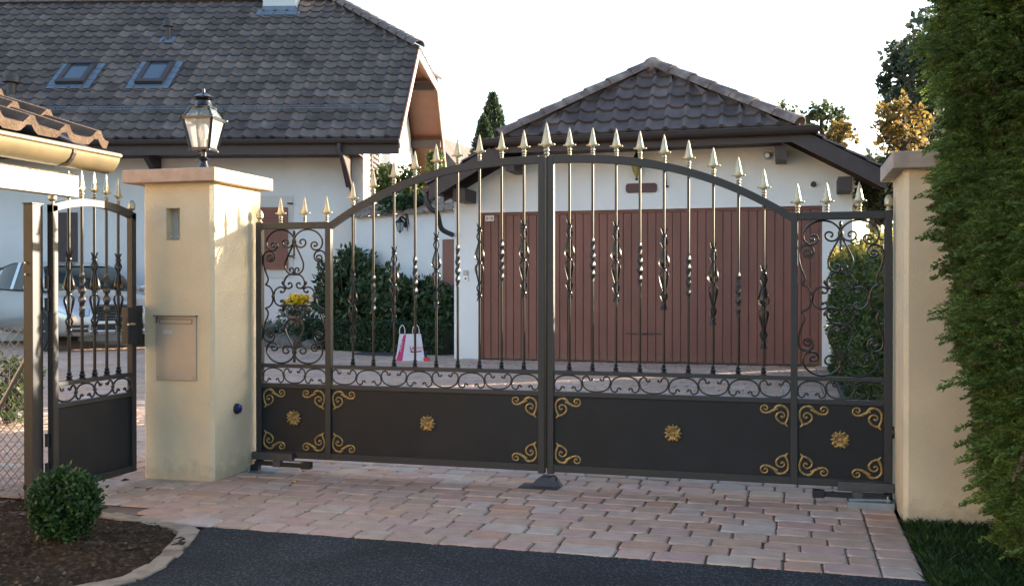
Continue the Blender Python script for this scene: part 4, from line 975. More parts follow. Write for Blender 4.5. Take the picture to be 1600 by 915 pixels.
b=MB(); b.lathe([(.105,.04),(.09,.06),(.04,.10),(.02,.13),(.006,.17)],q,8); b.lathe([(.008,-.17),(.02,-.14),(.045,-.12)],q,8)
for k in range(4): a_=k*PI/2+.4; b.beam(q+Vector((.045*math.cos(a_),.045*math.sin(a_),-.12)),q+Vector((.08*math.cos(a_),.08*math.sin(a_),.045)),.012,.012)
b.tube(spline([q+Vector((0,0,.10)),q-nv*.04+Vector((0,0,.15)),q-nv*.14+Vector((0,0,.10)),q-nv*.16+Vector((0,0,-.02))]),.018,6); b.ball(q-nv*.15,.05,8); b.build('frame',M['lampblack'],wl_,True)
jq=gwp(627,339,.02); tag(MB().box((-.05,-.03,-.04),(.05,.03,.04),Matrix.Translation(jq)).build('junction_box',mat('grey_box',(.5,.5,.5),.5),None),'small grey junction box on the garden wall above its lantern','junction box')

# ------------------------------------------------------------------ vegetation builders
def quads(C,size,ar=.55,up=.3,jit=.3,fold=0):
    """leaf quads (diamonds) round centres C"""
    n=len(C); d=rng.normal(0,1,(n,3)); d[:,2]+=up; d/=np.linalg.norm(d,axis=1)[:,None]
    e=rng.normal(0,1,(n,3)); e-=d*(e*d).sum(1)[:,None]; e/=np.linalg.norm(e,axis=1)[:,None]
    s=size*rng.uniform(1-jit,1+jit,n)[:,None]; V=np.zeros((n,4,3)); nn=np.cross(d,e)
    V[:,0]=C; V[:,1]=C+d*s*.5+e*s*ar*.5+nn*s*.08; V[:,2]=C+d*s; V[:,3]=C+d*s*.5-e*s*ar*.5+nn*s*.08
    return V.reshape(-1,3), np.arange(4*n).reshape(-1,4)
def blobs(n,c,rad,k,sub=.35,shell=.75):
    """points in k sub-clumps of an ellipsoid"""
    c=np.array(c,float); rad=np.array(rad,float)
    u=rng.normal(0,1,(k,3)); u/=np.linalg.norm(u,axis=1)[:,None]; cc=u*rng.uniform(.35,1,(k,1))**.5
    idx=rng.integers(0,k,n); v=rng.normal(0,1,(n,3)); v/=np.linalg.norm(v,axis=1)[:,None]; v*=rng.uniform(shell**3,1,(n,1))**(1/3)
    sc=(sub*rng.uniform(.6,1.35,k))[idx][:,None]
    return c+(cc[idx]*.82+v*sc)*rad
def limbs(base,top,r,n,spread,rad,seed=0,start=.35):
    rg=random.Random(seed); b=MB(); base=Vector(base); top=Vector(top)
    mid=(base+top)/2+Vector((rg.uniform(-.1,.1),rg.uniform(-.1,.1),0)); tr=[Vector(p) for p in spline([base,mid,top],5)]
    b.tube(tr,[r*(1-.75*i/(len(tr)-1)) for i in range(len(tr))],8)
    for k in range(n):
        t=start+(1-start)*k/n; p=base.lerp(top,t); a=rg.uniform(0,6.28); L=spread*(1-.5*t)*rg.uniform(.7,1.1)
        e=p+Vector((math.cos(a)*L,math.sin(a)*L,L*.6)); m_=(p+e)/2+Vector((0,0,-.08*L))
        pts=spline([p,m_,e],4); b.tube(pts,[r*.4*(1-.8*i/(len(pts)-1)) for i in range(len(pts))],6)
        for q in range(2):
            e2=e+Vector((rg.uniform(-1,1),rg.uniform(-1,1),rg.uniform(.1,.9)))*L*.45; b.tube([m_.lerp(e,.5),e2],[r*.15,r*.04],5)
    return b
def tree(name,base,h,r,rad,nclump,nleaf,size,m,label,cat,group=None,czf=.62,sub=.35,seed=1,ar=.55,sp=None,shell=.2,up=.2):
    t=root(name,base,label,cat,group,world=True); base=Vector(base)
    limbs(base,base+Vector((0,0,h*.92)),r,10,sp or rad[0]*.8,rad,seed).build('trunk',M['bark'],t,True)
    C=blobs(nleaf,(base.x,base.y,base.z+h*czf),rad,nclump,sub,shell)
    V,F=quads(C,size,ar,up); np_mesh('crown',V,F,m,t); return t
def px_base(px,D): p=atd(px,447,D); p.z=0; return p

# foreground thuja made of flat sprays
def spray_template():
    """flat fan of tapered branchlets in the xz plane, growing along +x"""
    Q=[]
    def strip(p,ang,L,wd):
        d=np.array([math.cos(ang),0,math.sin(ang)]); e=np.array([-math.sin(ang),0,math.cos(ang)]); p=np.array(p)
        Q.append([p-e*wd*.4,p+d*L*.55-e*wd*.5,p+d*L,p+d*L*.55+e*wd*.5])
    n=9
    for i in range(n):
        t=i/n; p=(t,0,-.10*t*t)
        strip(p,-.15*t,1/n*1.6,.035)
        for s in (-1,1):
            L=.46*(1-t*.72)*(.85 if i==0 else 1); a=s*(.62-.12*t); strip(p,a,L,.045*(1-.3*t))
            for q in (.35,.62):
                pp=(p[0]+math.cos(a)*L*q,0,p[2]+math.sin(a)*L*q); strip(pp,a-s*.55,L*.38,.032); 
                if i<5: strip(pp,a+s*.5,L*.30,.032)
    return np.array(Q)    # (k,4,3)
SPR=spray_template()
def sprays(P,D,size,roll=None,bend=.0):
    """instances of the spray at points P along directions D; returns V,F"""
    n=len(P); D=D/np.linalg.norm(D,axis=1)[:,None]; up=np.array([0,0,1.])
    side=np.cross(up,D); side/=np.linalg.norm(side,axis=1)[:,None]; nu=np.cross(D,side)
    r=rng.normal(0,.55,n) if roll is None else roll
    c,s_=np.cos(r)[:,None],np.sin(r)[:,None]; nu2=nu*c+side*s_; sd2=side*c-nu*s_
    T=SPR.reshape(-1,3); k=len(T)
    tt=np.broadcast_to(T,(n,k,3)).copy(); tt[:,:,1]+= rng.normal(0,.05,(n,k))
    V=P[:,None,:]+size[:,None,None]*(tt[:,:,0:1]*D[:,None,:]+tt[:,:,1:2]*sd2[:,None,:]+tt[:,:,2:3]*nu2[:,None,:])
    V[:,:,2]-=bend*(tt[:,:,0]**2)*size[:,None]
    return V.reshape(-1,3), np.arange(n*k).reshape(-1,4)
def thuja(name,label,cx,cy,rx,ry,h,n,size,rz=lambda z:1,core=True,cat='conifer',zmin=0,onlyside=None,group=None,lean=(0,0)):
    t=root(name,(cx,cy,0),label,cat,group,world=True)
    MB().tube([(cx,cy,-.05),(cx,cy,h*.5),(cx,cy,h*.96)],[.09,.06,.02],8).build('trunk',M['bark'],t,True)
    zz=rng.uniform(zmin,h,n*3)**1.0; a=rng.uniform(0,2*PI,n*3)
    if onlyside is not None: keep=onlyside(a,zz); zz=zz[keep]; a=a[keep]
    zz=zz[:n]; a=a[:n]; f=np.array([rz(z/h) for z in zz]); far=(cx+rx*f*np.cos(a))>2.85; kp=(~far)|(rng.uniform(0,1,len(a))<.16); zz,a,f=zz[kp],a[kp],f[kp]
    lump=1+.035*np.sin(a*5+zz*3)+.03*np.sin(a*9-zz*5+1)+.03*np.sin(zz*11+a*3)
    dep=rng.uniform(.88,1.0,len(zz))*f*lump
    P=np.c_[cx+lean[0]*zz+rx*dep*np.cos(a), cy+lean[1]*zz+ry*dep*np.sin(a), zz]
    D=np.c_[np.cos(a)*rx,np.sin(a)*ry,np.zeros(len(a))]; D/=np.linalg.norm(D,axis=1)[:,None]
    D[:,2]=rng.uniform(.15,1.5,len(a)); D[:,:2]+=rng.normal(0,.32,(len(a),2))
    sz=size*rng.uniform(.65,1.25,len(a))
    q=rng.choice(len(a),len(a)//60,replace=False); sz[q]*=rng.uniform(1.2,1.75,len(q)); D[q,2]=rng.uniform(-.2,.5,len(q)); P[q]+=D[q]*.02
    V,F=sprays(P,D,sz,bend=.25); np_mesh('foliage',V,F,M['thuja'],t)
    q=rng.choice(len(a),len(a)//22,replace=False); V,F=sprays(P[q]*1.0-D[q]*.02,D[q]+rng.normal(0,.3,(len(q),3)),sz[q]*.9,bend=.35); np_mesh('dry_twigs',V,F,M['drytwig'],t)
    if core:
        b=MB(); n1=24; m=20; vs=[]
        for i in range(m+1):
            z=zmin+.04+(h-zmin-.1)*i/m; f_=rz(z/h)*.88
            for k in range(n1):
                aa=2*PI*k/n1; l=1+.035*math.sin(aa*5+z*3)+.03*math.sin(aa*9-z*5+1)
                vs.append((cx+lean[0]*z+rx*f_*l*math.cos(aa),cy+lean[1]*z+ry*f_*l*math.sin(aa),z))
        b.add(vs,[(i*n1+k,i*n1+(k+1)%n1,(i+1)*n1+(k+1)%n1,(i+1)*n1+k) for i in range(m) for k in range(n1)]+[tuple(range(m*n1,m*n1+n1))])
        b.build('dark_core',M['shadecore'],t,True)  # solid core added to darken the inside and block light
    return t
# profile of the big one: narrow foot, widest about 1.9 m up
def prof_big(t): return float(np.interp(t,[0,.06,.13,.20,.27,.33,.41,.52,.63,1],[.80,.86,.92,.98,1.0,1.04,1.01,1.04,1.10,1.08]))
thuja('tall_conifer','tall bright green conifer with flat sprays at the right edge, in front of the wall',3.265,-1.15,1.10,.85,3.9,30000,.10,prof_big,zmin=.02,onlyside=lambda a,z:(np.cos(a)<.55)&(np.sin(a)<.6)|(rng.uniform(0,1,len(a))<.12))

# shade trees behind the right pillar (hidden from the photo by the conifer, they keep the sun off the drive)
tk=0
for (x,y,h,r,lab) in ((4.76,6.7,3.88,1.36,'tall cone shaped conifer in the garden behind the boundary wall'),(6.3,8.9,3.9,1.2,'second cone shaped conifer deeper in the garden, beyond the tall one')):
    t=root('garden_conifer',(x,y,0),lab,'conifer','conifers behind the boundary wall',world=True)
    MB().tube([(x,y,0),(x,y,h*.9)],[.08,.02],8).build('trunk',M['bark'],t,True)
    n=9000; zz=rng.uniform(0,1,n)**.8*h; a=rng.uniform(0,2*PI,n); f=np.interp(zz/h,[0,.7,.75,.858,.928,1],[1,1,.88,.57,.26,.04])*rng.uniform(.35,1,n)**.5
    C=np.c_[x+r*f*np.cos(a),y+r*f*np.sin(a),zz]; V,F=quads(C,.19,.6,.5); np_mesh('crown',V,F,M['cypress'],t)
# ------------------------------------------------------------------ hedge behind the gate on the right
def box_hedge(name,label,x0,x1,y0,y1,h,n,size,m,tips=None,cat='hedge',rag=.1):
    t=root(name,((x0+x1)/2,(y0+y1)/2,0),label,cat,world=True)
    b=MB(); b.box((x0+.12,y0+.12,0),(x1-.12,y1-.12,h-.34)); b.build('dark_core',M['shadecore'],t)  # dark box added as the shaded inside of the hedge
    A=np.array([(y1-y0)*h,(y1-y0)*h,(x1-x0)*h,(x1-x0)*h,(x1-x0)*(y1-y0)]); A=A/A.sum(); k=rng.choice(5,n,p=A)
    u,v=rng.uniform(0,1,n),rng.uniform(0,1,n); dep=np.abs(rng.normal(0,.07,n)); bump=.06*np.sin(u*17+v*9)+.05*np.sin(v*23-u*7)
    X=np.where(k==0,x0+dep-bump*.6,np.where(k==1,x1-dep,x0+(x1-x0)*u)); Y=np.where(k==2,y0+dep-bump*.6,np.where(k==3,y1-dep,y0+(y1-y0)*np.where(k==4,v,u)))
    Z=np.where(k==4,h-dep+bump*.8+rng.uniform(0,rag,n)*(rng.uniform(0,1,n)<.3),h*v)
    fz=1-.115*(1-(Y-y0)/(y1-y0)); Z=Z*fz; V,F=quads(np.c_[X,Y,Z],size,.5,.35); np_mesh('foliage',V,F,m,t)
    if tips:
        q=int(n*.16); X=rng.uniform(x0-.03,x1,q); Y=y0+(y1-y0)*rng.uniform(0,1,q)**1.1; Z=h*(1-.115*(1-(Y-y0)/(y1-y0)))+rng.uniform(-.06,.16,q)*rng.uniform(.2,1,q)
        V,F=quads(np.c_[X,Y,Z],size*.95,.5,.6); np_mesh('sunlit_tips',V,F,tips,t)  # extra top leaves coloured as if sunlit
    return t
box_hedge('clipped_hedge','clipped green hedge with sunlight painted yellow on its top leaves, seen through the right side of the gate',1.98,3.3,.55,9.3,1.60,52000,.055,M['hedgeleaf'],M['hedgesun'])
# kerb of the drive by the hedge
tag(MB().box((1.958,.12,-.05),(2.02,9.6,.05)).build('drive_kerb',mat('dark_kerb',(.06,.06,.065),.8,var=.2)),kind='structure')
g=MB(); g.add([(2.02,.1,-.012),(12,.1,-.012),(12,25,-.012),(2.02,25,-.012)],[(0,1,2,3)]); tag(g.build('garden_soil',M['soil']),kind='structure')

# ------------------------------------------------------------------ shrubs left of the garage
def shrub(name,label,c,rad,n,size,m,k=30,sub=.4,cat='shrub',ar=.45,stems=True,up=.4,core=.6,group=None,shell=.5):
    t=root(name,(c[0],c[1],0),label,cat,group,world=True)
    C=blobs(n,c,rad,k,sub,shell); C=C[C[:,2]>.01]; V,F=quads(C,size,ar,up); np_mesh('foliage',V,F,m,t)
    if stems:
        b=MB()
        for q in range(7):
            a=rng.uniform(0,6.28); b.tube([(c[0],c[1],-.02),(c[0]+math.cos(a)*rad[0]*.5,c[1]+math.sin(a)*rad[1]*.5,c[2]),(c[0]+math.cos(a)*rad[0]*.75,c[1]+math.sin(a)*rad[1]*.7,c[2]+rad[2]*.7)],[.02,.012,.005],6)
        b.build('stems',M['bark'],t,True)
    return t
def at_px(px,D,z=0): p=px_base(px,D); return (p.x,p.y,z)
shrub('laurel_shrub','tall dark glossy shrub with leaf whorls against the house, left of the wall',at_px(548,19.6,1.0),(.82,.6,.98),5200,.15,M['laurel'],k=46,sub=.28)
shrub('laurel_shrub','broad dark evergreen shrub below the wall lantern',at_px(628,18.5,.85),(.85,.5,.80),5200,.14,M['laurel'],k=44,sub=.30)
shrub('laurel_shrub','smaller dark evergreen shrub beside the brown side door',at_px(684,17.9,.70),(.42,.35,.66),2600,.13,M['laurel'],k=26,sub=.33)
# low dark hedge in front
a=Vector(at_px(505,18.9)); c=Vector(at_px(702,17.25))
t=root('low_hedge',(a+c)/2,'low dark clipped hedge in front of the glossy shrubs','hedge',world=True)
dd=(c-a); L=dd.length; dd.normalize(); nn_=Vector((dd.y,-dd.x,0))
b=MB(); b.beam(a+Vector((0,0,.22)),c+Vector((0,0,.22)),.34,.42); b.build('dark_core',M['shadecore'],t)  # dark bar added for inner shade behind the leaves
n=9000; u=rng.uniform(-.1,L,n); f=rng.choice(3,n,p=[.5,.35,.15]); off=np.where(f==0,.22+np.abs(rng.normal(0,.03,n))*-1,rng.uniform(-.2,.22,n)); z=np.where(f==1,.52+rng.normal(0,.02,n)+.03*np.sin(u*8),rng.uniform(0,.52,n))
C=np.array(a)[None,:]+u[:,None]*np.array(dd)+off[:,None]*np.array(nn_); C[:,2]=z; V,F=quads(C,.055,.5,.3); np_mesh('foliage',V,F,M['lowhedge'],t)
# rockery left: mound shrub, plants and rocks
shrub('mound_shrub','low rounded dark shrub under the flower pot',at_px(500,19.4,.25),(.6,.4,.42),3000,.07,M['lowhedge'],k=30,sub=.4)
t=root('alpine_plant',at_px(432,19.9),'low bluish plant on the rocks left of the flower pot','plant',world=True)
C=blobs(700,at_px(432,19.9,.34),(.45,.3,.14),14,.4); V,F=quads(C,.11,.5,.3); np_mesh('foliage',V,F,M['greyleaf'],t)
for i,(px,D,s,z) in enumerate(((418,19.6,.24,.08),(447,19.3,.28,.08),(470,19.6,.22,.10),(492,18.9,.22,.06))):
    b=MB(); p=Vector(at_px(px,D,z)); b.ball(p,s,9,(1.2,.8,.62)); b.v=[(x+rng.normal(0,.018),y+rng.normal(0,.018),zz+rng.normal(0,.018)) for x,y,zz in b.v]
    tag(b.build('rock',M['stone'],loc=(p.x,p.y,0)),['grey rock below the left end of the house window','grey rock under the bluish plant','dark rock at the foot of the flower pot','small rock beside the rounded dark shrub'][i],'rock','rocks edging the flower bed')
# pot with yellow flowers on a plinth
p=hit(462,505,px_base(462,20.0),_f); 
fp=root('flower_pot',(p.x,p.y,p.z-.08),'terracotta pot of yellow chrysanthemums against the white house wall','flower pot',world=True)
b=MB(); b.lathe([(.10,-.16),(.14,.10),(.165,.10),(.165,.15),(.14,.15)],p,16); b.build('pot',M['terracotta'],fp,True)
C=blobs(420,(p.x,p.y,p.z+.24),(.30,.25,.16),12,.4); V,F=quads(C,.11,.6,.2); np_mesh('leaves',V,F,M['greyleaf'],fp)
V,F=quads(blobs(700,(p.x,p.y,p.z+.46),(.30,.24,.13),16,.3),.055,.9,.6); np_mesh('flowers',V,F,M['yellow'],fp)
pl_=MB().box((p.x-.2,p.y-.2,0),(p.x+.2,p.y+.2,p.z-.165)).build('stone_plinth',M['stone'],loc=(p.x,p.y,0)); tag(pl_,'squat dark stone plinth under the yellow flower pot','plinth')

# climbing plants above the coping
for i,(px,py,rad,n,mm,lab,cy_) in enumerate(((600,288,(.35,.3,.42),900,M['climber'],'sunlit yellow green shrub behind the wall, below the house gable',0),(640,285,(.30,.3,.40),800,M['climber'],'loose sunlit shrub behind the coping, right of the yellow green one',0),(683,262,(.25,.3,.40),700,M['climber'],'green shrub behind the wall near the garage eave',0),(645,318,(.9,.2,.16),1200,M['laurel'],'dark trailing plant spilling over the wall coping',0))):
    p=atd(px,py,20.4+.2*i if i<3 else 19.0); t=root('garden_shrub',(p.x,p.y,0),lab,'shrub',world=True)
    C=blobs(n,p,rad,16,.38); V,F=quads(C,.11,.5,.2); np_mesh('foliage',V,F,mm,t)
    b=MB()
    for q in range(5): b.tube([(p.x+rng.uniform(-.05,.05),p.y,0),(p.x+rng.uniform(-.1,.1),p.y,p.z*.6),(p.x+rng.uniform(-.2,.2),p.y+rng.uniform(-.1,.1),p.z+rad[2]*.4)],[.03,.02,.006],6)
    b.build('stems',M['bark'],t,True)

# ------------------------------------------------------------------ bag, box, manhole
q=atz(641,563); bg_=root('shopping_bag',q,'white paper shopping bag with a pink stripe standing before the low hedge','bag',rz=YAW+.12); bg_.scale=(.88,.88,.9)
bw_,bh,bd=.235,.48,.10; b=MB()
b.add([(-bw_-.03,-bd,0),(bw_+.03,-bd,0),(bw_+.03,bd,0),(-bw_-.03,bd,0),(-bw_+.04,-.03,bh),(bw_-.04,-.03,bh),(bw_-.04,.03,bh),(-bw_+.04,.03,bh)],[(0,1,5,4),(1,2,6,5),(2,3,7,6),(3,0,4,7),(3,2,1,0)]); b.build('paper_body',M['whitepaper'],bg_)
def bf(x,z,o=.004):      # front face point of the bag
    t=z/bh; return (x*(1-t*.22*0-.0)+0, -bd+(bd-.03)*t-o, z)
def bx_(x,t): return (-bw_-.03+.07*t)*1.0 if x<0 else 0
b=MB(); k0=lambda t:-bw_-.03+.07*t
b.add([Vector(bf(k0(0)+.004,0.004)),Vector(bf(k0(0)+.12,0.004)),Vector(bf(k0(1)+.12+.0,bh*.985)),Vector(bf(k0(1)+.075,bh*.985))],[(0,1,2,3)]); st_=b.build('pink_stripe',M['pink'],bg_)
tilt=math.atan2(.07,bh)
text('MANOR',.085,M['whitepaper'],bg_,bf(-bw_+.045,bh*.42,.0065),(PI/2-.145,-PI/2+.22,0),'lettering',.0006)
text('La',.10,M['darkpink'],bg_,bf(.03,bh*.50),(PI/2-.145,-.1,0),'print',.0006); text('NoNna',.085,M['pink'],bg_,bf(.115,bh*.47),(PI/2-.145,-.12,0),'print',.0006)
b=MB(); b.add([Vector(bf(.01,bh*.30)),Vector(bf(.20,bh*.33)),Vector(bf(.21,bh*.40)),Vector(bf(.17,bh*.375)),Vector(bf(.05,bh*.355)),Vector(bf(.0,bh*.42))],[(0,1,2,3,4,5)]); b.build('print_band',M['darkpink'],bg_)
b=MB(); b.add([Vector(bf(-.06,bh*.215)),Vector(bf(.18,bh*.222)),Vector(bf(.18,bh*.230)),Vector(bf(-.06,bh*.223))],[(0,1,2,3)]); b.add([Vector(bf(-.04,bh*.745)),Vector(bf(.15,bh*.725)),Vector(bf(.15,bh*.733)),Vector(bf(-.04,bh*.753))],[(0,1,2,3)]); b.build('print_lines',M['label'],bg_)
for x0,x1 in ((-.19,-.10),(.05,.16)):
    b=MB(); b.tube(spline([(x0,-.035,bh-.02),(x0-.005,-.035,bh+.08),(x0+.03,-.034,bh+.15),(x1-.03,-.033,bh+.15),(x1,-.033,bh+.08),(x1,-.035,bh-.02)]),.008,6); b.build('handle',M['whitepaper'],bg_,True)
q=atz(667,564); bx=root('red_box',q,'small red and white box beside the shopping bag','box',rz=.2)
MB().box((-.05,-.03,0),(.045,.03,.055)).build('carton',M['redplastic'],bx,bevel=.003); MB().box((-.085,-.03,0),(-.051,.03,.05)).build('white_end',M['whitepaper'],bx)
q=atz(664,558); o=MB().box((-.07,-.02,0),(.03,.06,.105)).build('blue_pack',M['lead'],loc=None); o.location=q; o.rotation_euler=(0,0,.4); o.data.materials[0]=mat('navy_pack',(.02,.03,.07),.4); o.name='dark_pack'; tag(o,'small dark blue pack lying behind the red box','pack')
q=atz(601,552.5); b=MB(); b.lathe([(.55,0),(.55,.006),(.50,.008),(.50,.004),(.46,.004),(.46,.008)],(0,0,0),40); o=b.build('manhole_cover',M['manhole'],None,True); o.location=(q.x,q.y,.005); tag(o,'round dark manhole cover in the paving before the hedge','manhole cover')
q=atz(690,554); tag(MB().box((-.45,-.25,.0),(.35,.25,.007),Matrix.Translation(q)).build('drain_cover',mat('drain',(.16,.16,.16),.8,var=.2)),'flat grey drain slab in the paving by the garage pier','drain cover')

# ------------------------------------------------------------------ car
def car():
    c=px_base(66,18.5); hd=math.atan2(-.50,.86)
    # local: x forward, front axle at x=0
    t=root('parked_car',(c.x,c.y,0),'silver family car parked before the white house, nose to the right','car',rz=hd)
    t.location=Vector(c)+Vector((-math.sin(hd),math.cos(hd),0))*.80*1+Vector((.19,.05,0)); t.scale=(1.09,1.09,1.09)
    W_=.90
    def sect(x,wd,zb,zs,zt,zc): return [(x,0,zb),(x,-wd*.88,zb),(x,-wd,zb+.10),(x,-wd*1.0,(zb+zs)/2+.05),(x,-wd*.985,zs-.06),(x,-wd*.93,zs),(x,-wd*.80,zt),(x,-wd*.4,zc),(x,0,zc+.01)]
    st=[(-3.7,.78,.45,.85,.95,.97),(-3.6,.86,.32,1.0,1.08,1.10),(-3.0,.90,.28,1.03,1.10,1.11),(-2.0,.91,.25,1.02,1.06,1.07),(-1.0,.91,.25,1.00,1.04,1.05),(-.55,.91,.25,.99,1.04,1.07),(-.1,.91,.25,.96,1.00,1.04),(.3,.90,.25,.90,.95,.99),(.6,.86,.26,.82,.88,.92),(.78,.78,.27,.74,.79,.83),(.88,.66,.28,.66,.70,.73),(.93,.56,.32,.58,.62,.64)]
    b=MB(); S=[]
    for s in st:
        h=sect(*s); full=h+[(x,-y,z) for x,y,z in h[-2:0:-1]]; S.append(full)
    n=len(S[0]); 
    for s in S: b.v+=s
    b.f+=[(i*n+k,(i+1)*n+k,(i+1)*n+(k+1)%n,i*n+(k+1)%n) for i in range(len(S)-1) for k in range(n)]+[tuple(range(n)),tuple(range(len(S)*n-1,(len(S)-1)*n-1,-1))]
    o=fixn(b.build('body',M['silver'],t,True,ang=50)); 
    # cabin
    g=[(-3.55,.80,1.08,.62,1.12),(-3.1,.83,1.08,.64,1.46),(-2.2,.84,1.05,.66,1.55),(-1.2,.84,1.04,.66,1.53),(-.75,.84,1.04,.64,1.44),(-.15,.80,1.02,.70,1.06)]
    b=MB(); 
    for x,w0,z0,w1,z1 in g: b.v+=[(x,-w0,z0),(x,-w1,z1),(x,w1,z1),(x,w0,z0)]
    b.f+=[(i*4+k,(i+1)*4+k,(i+1)*4+k+1,i*4+k+1) for i in range(len(g)-1) for k in range(3)]+[(0,1,2,3),(23,22,21,20)]
    fixn(b.build('windows',M['carglass'],t,True,ang=30))
    b=MB(); rr=[(-3.1,.64,1.475),(-2.2,.66,1.565),(-1.2,.66,1.545),(-.80,.64,1.465)]
    for x,w1,z1 in rr: b.v+=[(x,-w1-.02,z1-.03),(x,-w1*.8,z1+.01),(x,w1*.8,z1+.01),(x,w1+.02,z1-.03)]
    b.f+=[(i*4+k,(i+1)*4+k,(i+1)*4+k+1,i*4+k+1) for i in range(3) for k in range(3)]; b.build('roof_panel',M['silver'],t,True)
    for s in (-1,1):
        for p_,q_,w1_,w2_ in (((-.80,s*.65,1.45),(-.12,s*.81,1.06),.05,.06),((-3.1,s*.65,1.46),(-3.5,s*.80,1.10),.06,.08),((-1.75,s*.845,1.05),(-1.8,s*.675,1.54),.09,.02)): MB().beam(p_,q_,w1_,w2_).build('window_pillar',M['silver'],t)
    # wheels
    for x in (0,-2.8):
        for s in (-1,1):
            MB().lathe([(.395,0),(.395,.02)],(x,s*.895,.36),28,(0,s,0)).build('wheel_arch',M['black'],t)
            wh=MB().lathe([(.23,0),(.33,.0),(.34,.012),(.33,.03),(.24,.032)],(x,s*.90,.34),28,(0,s,0)).build('wheel',M['rubber'],t,True)
            b=MB(); b.lathe([(.04,.01),(.05,.035),(.03,.045)],(x,s*.90,.34),12,(0,s,0))
            for k in range(7):
                a=k*2*PI/7; b.beam((x+.04*math.cos(a),s*.93,.34+.04*math.sin(a)),(x+.235*math.cos(a),s*.925,.34+.235*math.sin(a)),.035,.02,(0,1,0))
            b.lathe([(.225,0),(.24,.03),(.22,.031)],(x,s*.90,.34),28,(0,s,0)); b.build('rim',M['chrome'],wh,True)
    # front details
    gr_=MB().box((.86,-.34,.52),(.955,.34,.78)).build('grille',M['black'],t,bevel=.02)
    b=MB()
    for k in range(5): b.box((.955,-.32,.545+k*.05),(.972,.32,.567+k*.05))
    b.box((.95,-.35,.785),(.965,.35,.80)); b.build('grille_bars',M['chrome'],gr_)
    for s in (-1,1):
        b=MB(); b.prism([(.52,s*.875,.70),(.80,s*.74,.62),(.93,s*.46,.60),(.90,s*.44,.73),(.72,s*.66,.80),(.50,s*.85,.80)],(.02,s*.03,.0)); fixn(b.build('headlight',mat('lamp_lens',(.35,.42,.5),.08,.3,spec=1),t,bevel=.01))
        b=MB(); b.prism([(.80,s*.80,.34),(.94,s*.50,.34),(.94,s*.48,.46),(.80,s*.78,.46)],(.025,s*.02,0)); fg=fixn(b.build('fog_lamp_recess',M['black'],t)); 
        b=MB(); b.beam((.84,s*.80,.40),(.97,s*.5,.40),.02,.02); b.build('trim',M['chrome'],fg)
        b=MB(); b.ball((-.35,s*1.0,1.08),.10,10,(.7,1.1,.75)); b.build('mirror',M['silver'],t,True)
    b=MB().box((.90,-.5,.30),(.985,.5,.36)); b.build('bumper_lip',M['chrome'],t,bevel=.01); MB().box((.91,-.44,.37),(.962,.44,.47)).build('air_intake',M['black'],t)
    return t
car()

# ------------------------------------------------------------------ foreground shelter roof at the left edge
GE=atd(165,243,4.7)            # far end of the gutter
X0=GE.x; Y0=GE.y; ZG=GE.z
cp=root('shelter_roof',(X0-.6,Y0-.5,0),'small tiled shelter roof with gutter and white beam at the left edge','shelter',world=True)
b=MB(); gutter(b,(X0,Y0,ZG-.005),(X0,Y0-2.4,ZG-.005),.082,.011,nrm=(1,0,0)); 
fixn(b.build('gutter',M['copper'],cp,True))
b=MB(); yy=Y0-.27
pr=[Vector((X0+.088*math.cos(PI*k/10),0,-.088*math.sin(PI*k/10))) for k in range(11)]
for (ya_,) in ((Y0-.30,),):
    vs=[(p.x,ya_,ZG-.004+p.z) for p in pr]+[(p.x,ya_-.02,ZG-.004+p.z) for p in pr]; b.add(vs,[(i,i+1,i+12,i+11) for i in range(10)])
b.build('gutter_bracket',M['darkwood'],cp)
sl_=.40; Vt=Vector((-1,0,sl_)).normalized(); Nt=Vector((sl_,0,1)).normalized()
tile_sheet((X0+.02,Y0-2.4,ZG+.045),(0,1,0),Vt,Nt,8,lambda v:(0,2.38),tw=.205,th=.30,wave=.034,lip=.026,seed=77).build('tiles',M['claytile'],cp,True,ang=35)
slab([(X0-.02,Y0-.02,ZG+.02),(X0-2.4,Y0-.02,ZG+.02+2.38*sl_),(X0-2.4,Y0-2.4,ZG+.02+2.38*sl_),(X0-.02,Y0-2.4,ZG+.02)],.04,M['darkwood'],'roof_deck',cp)
MB().box((X0-.14,Y0-2.35,ZG-.205),(X0-.07,Y0-.10,ZG-.10)).build('beam',M['whitewood'],cp,bevel=.004)
b=MB()
for y in (Y0-.9,Y0-2.2):
    for x in (X0-.12,X0-2.2): b.box((x-.045,y-.045,-.02),(x+.045,y+.045,ZG-.2+(0 if x>X0-1 else .8)))
b.build('posts',M['whitewood'],cp)

# ------------------------------------------------------------------ round box shrub in the bed
c=(-1.84,-1.93,.178)
t=root('box_shrub',(c[0],c[1],0),'small round green shrub in the soil bed before the garden gate','shrub',world=True)
n=7200; u=rng.normal(0,1,(n,3)); u/=np.linalg.norm(u,axis=1)[:,None]
lmp=1+.14*np.sin(u[:,0]*9+u[:,2]*4)+.08*np.sin(u[:,1]*11-u[:,2]*7)+rng.uniform(-.02,.22,n)*(rng.uniform(0,1,n)<.10)
C=np.array(c)+u*(rng.uniform(.55,1,n)**.5*lmp)[:,None]*np.array([.145,.145,.155]); V,F=quads(C,.025,.55,.5); np_mesh('foliage',V,F,M['boxleaf'],t)
b=MB()
for k in range(9):
    a=rng.uniform(0,6.28); r=rng.uniform(.03,.11); b.tube([(c[0]+rng.normal(0,.01),c[1]+rng.normal(0,.01),-.02),(c[0]+math.cos(a)*r*.5,c[1]+math.sin(a)*r*.5,.10),(c[0]+math.cos(a)*r,c[1]+math.sin(a)*r,.22)],[.007,.005,.003],6)
b.build('stems',M['bark'],t,True)
b=MB().ball(c,.082,12); b.build('dark_core',M['shadecore'],t,True)  # dark ball added as the shrub's inner shade
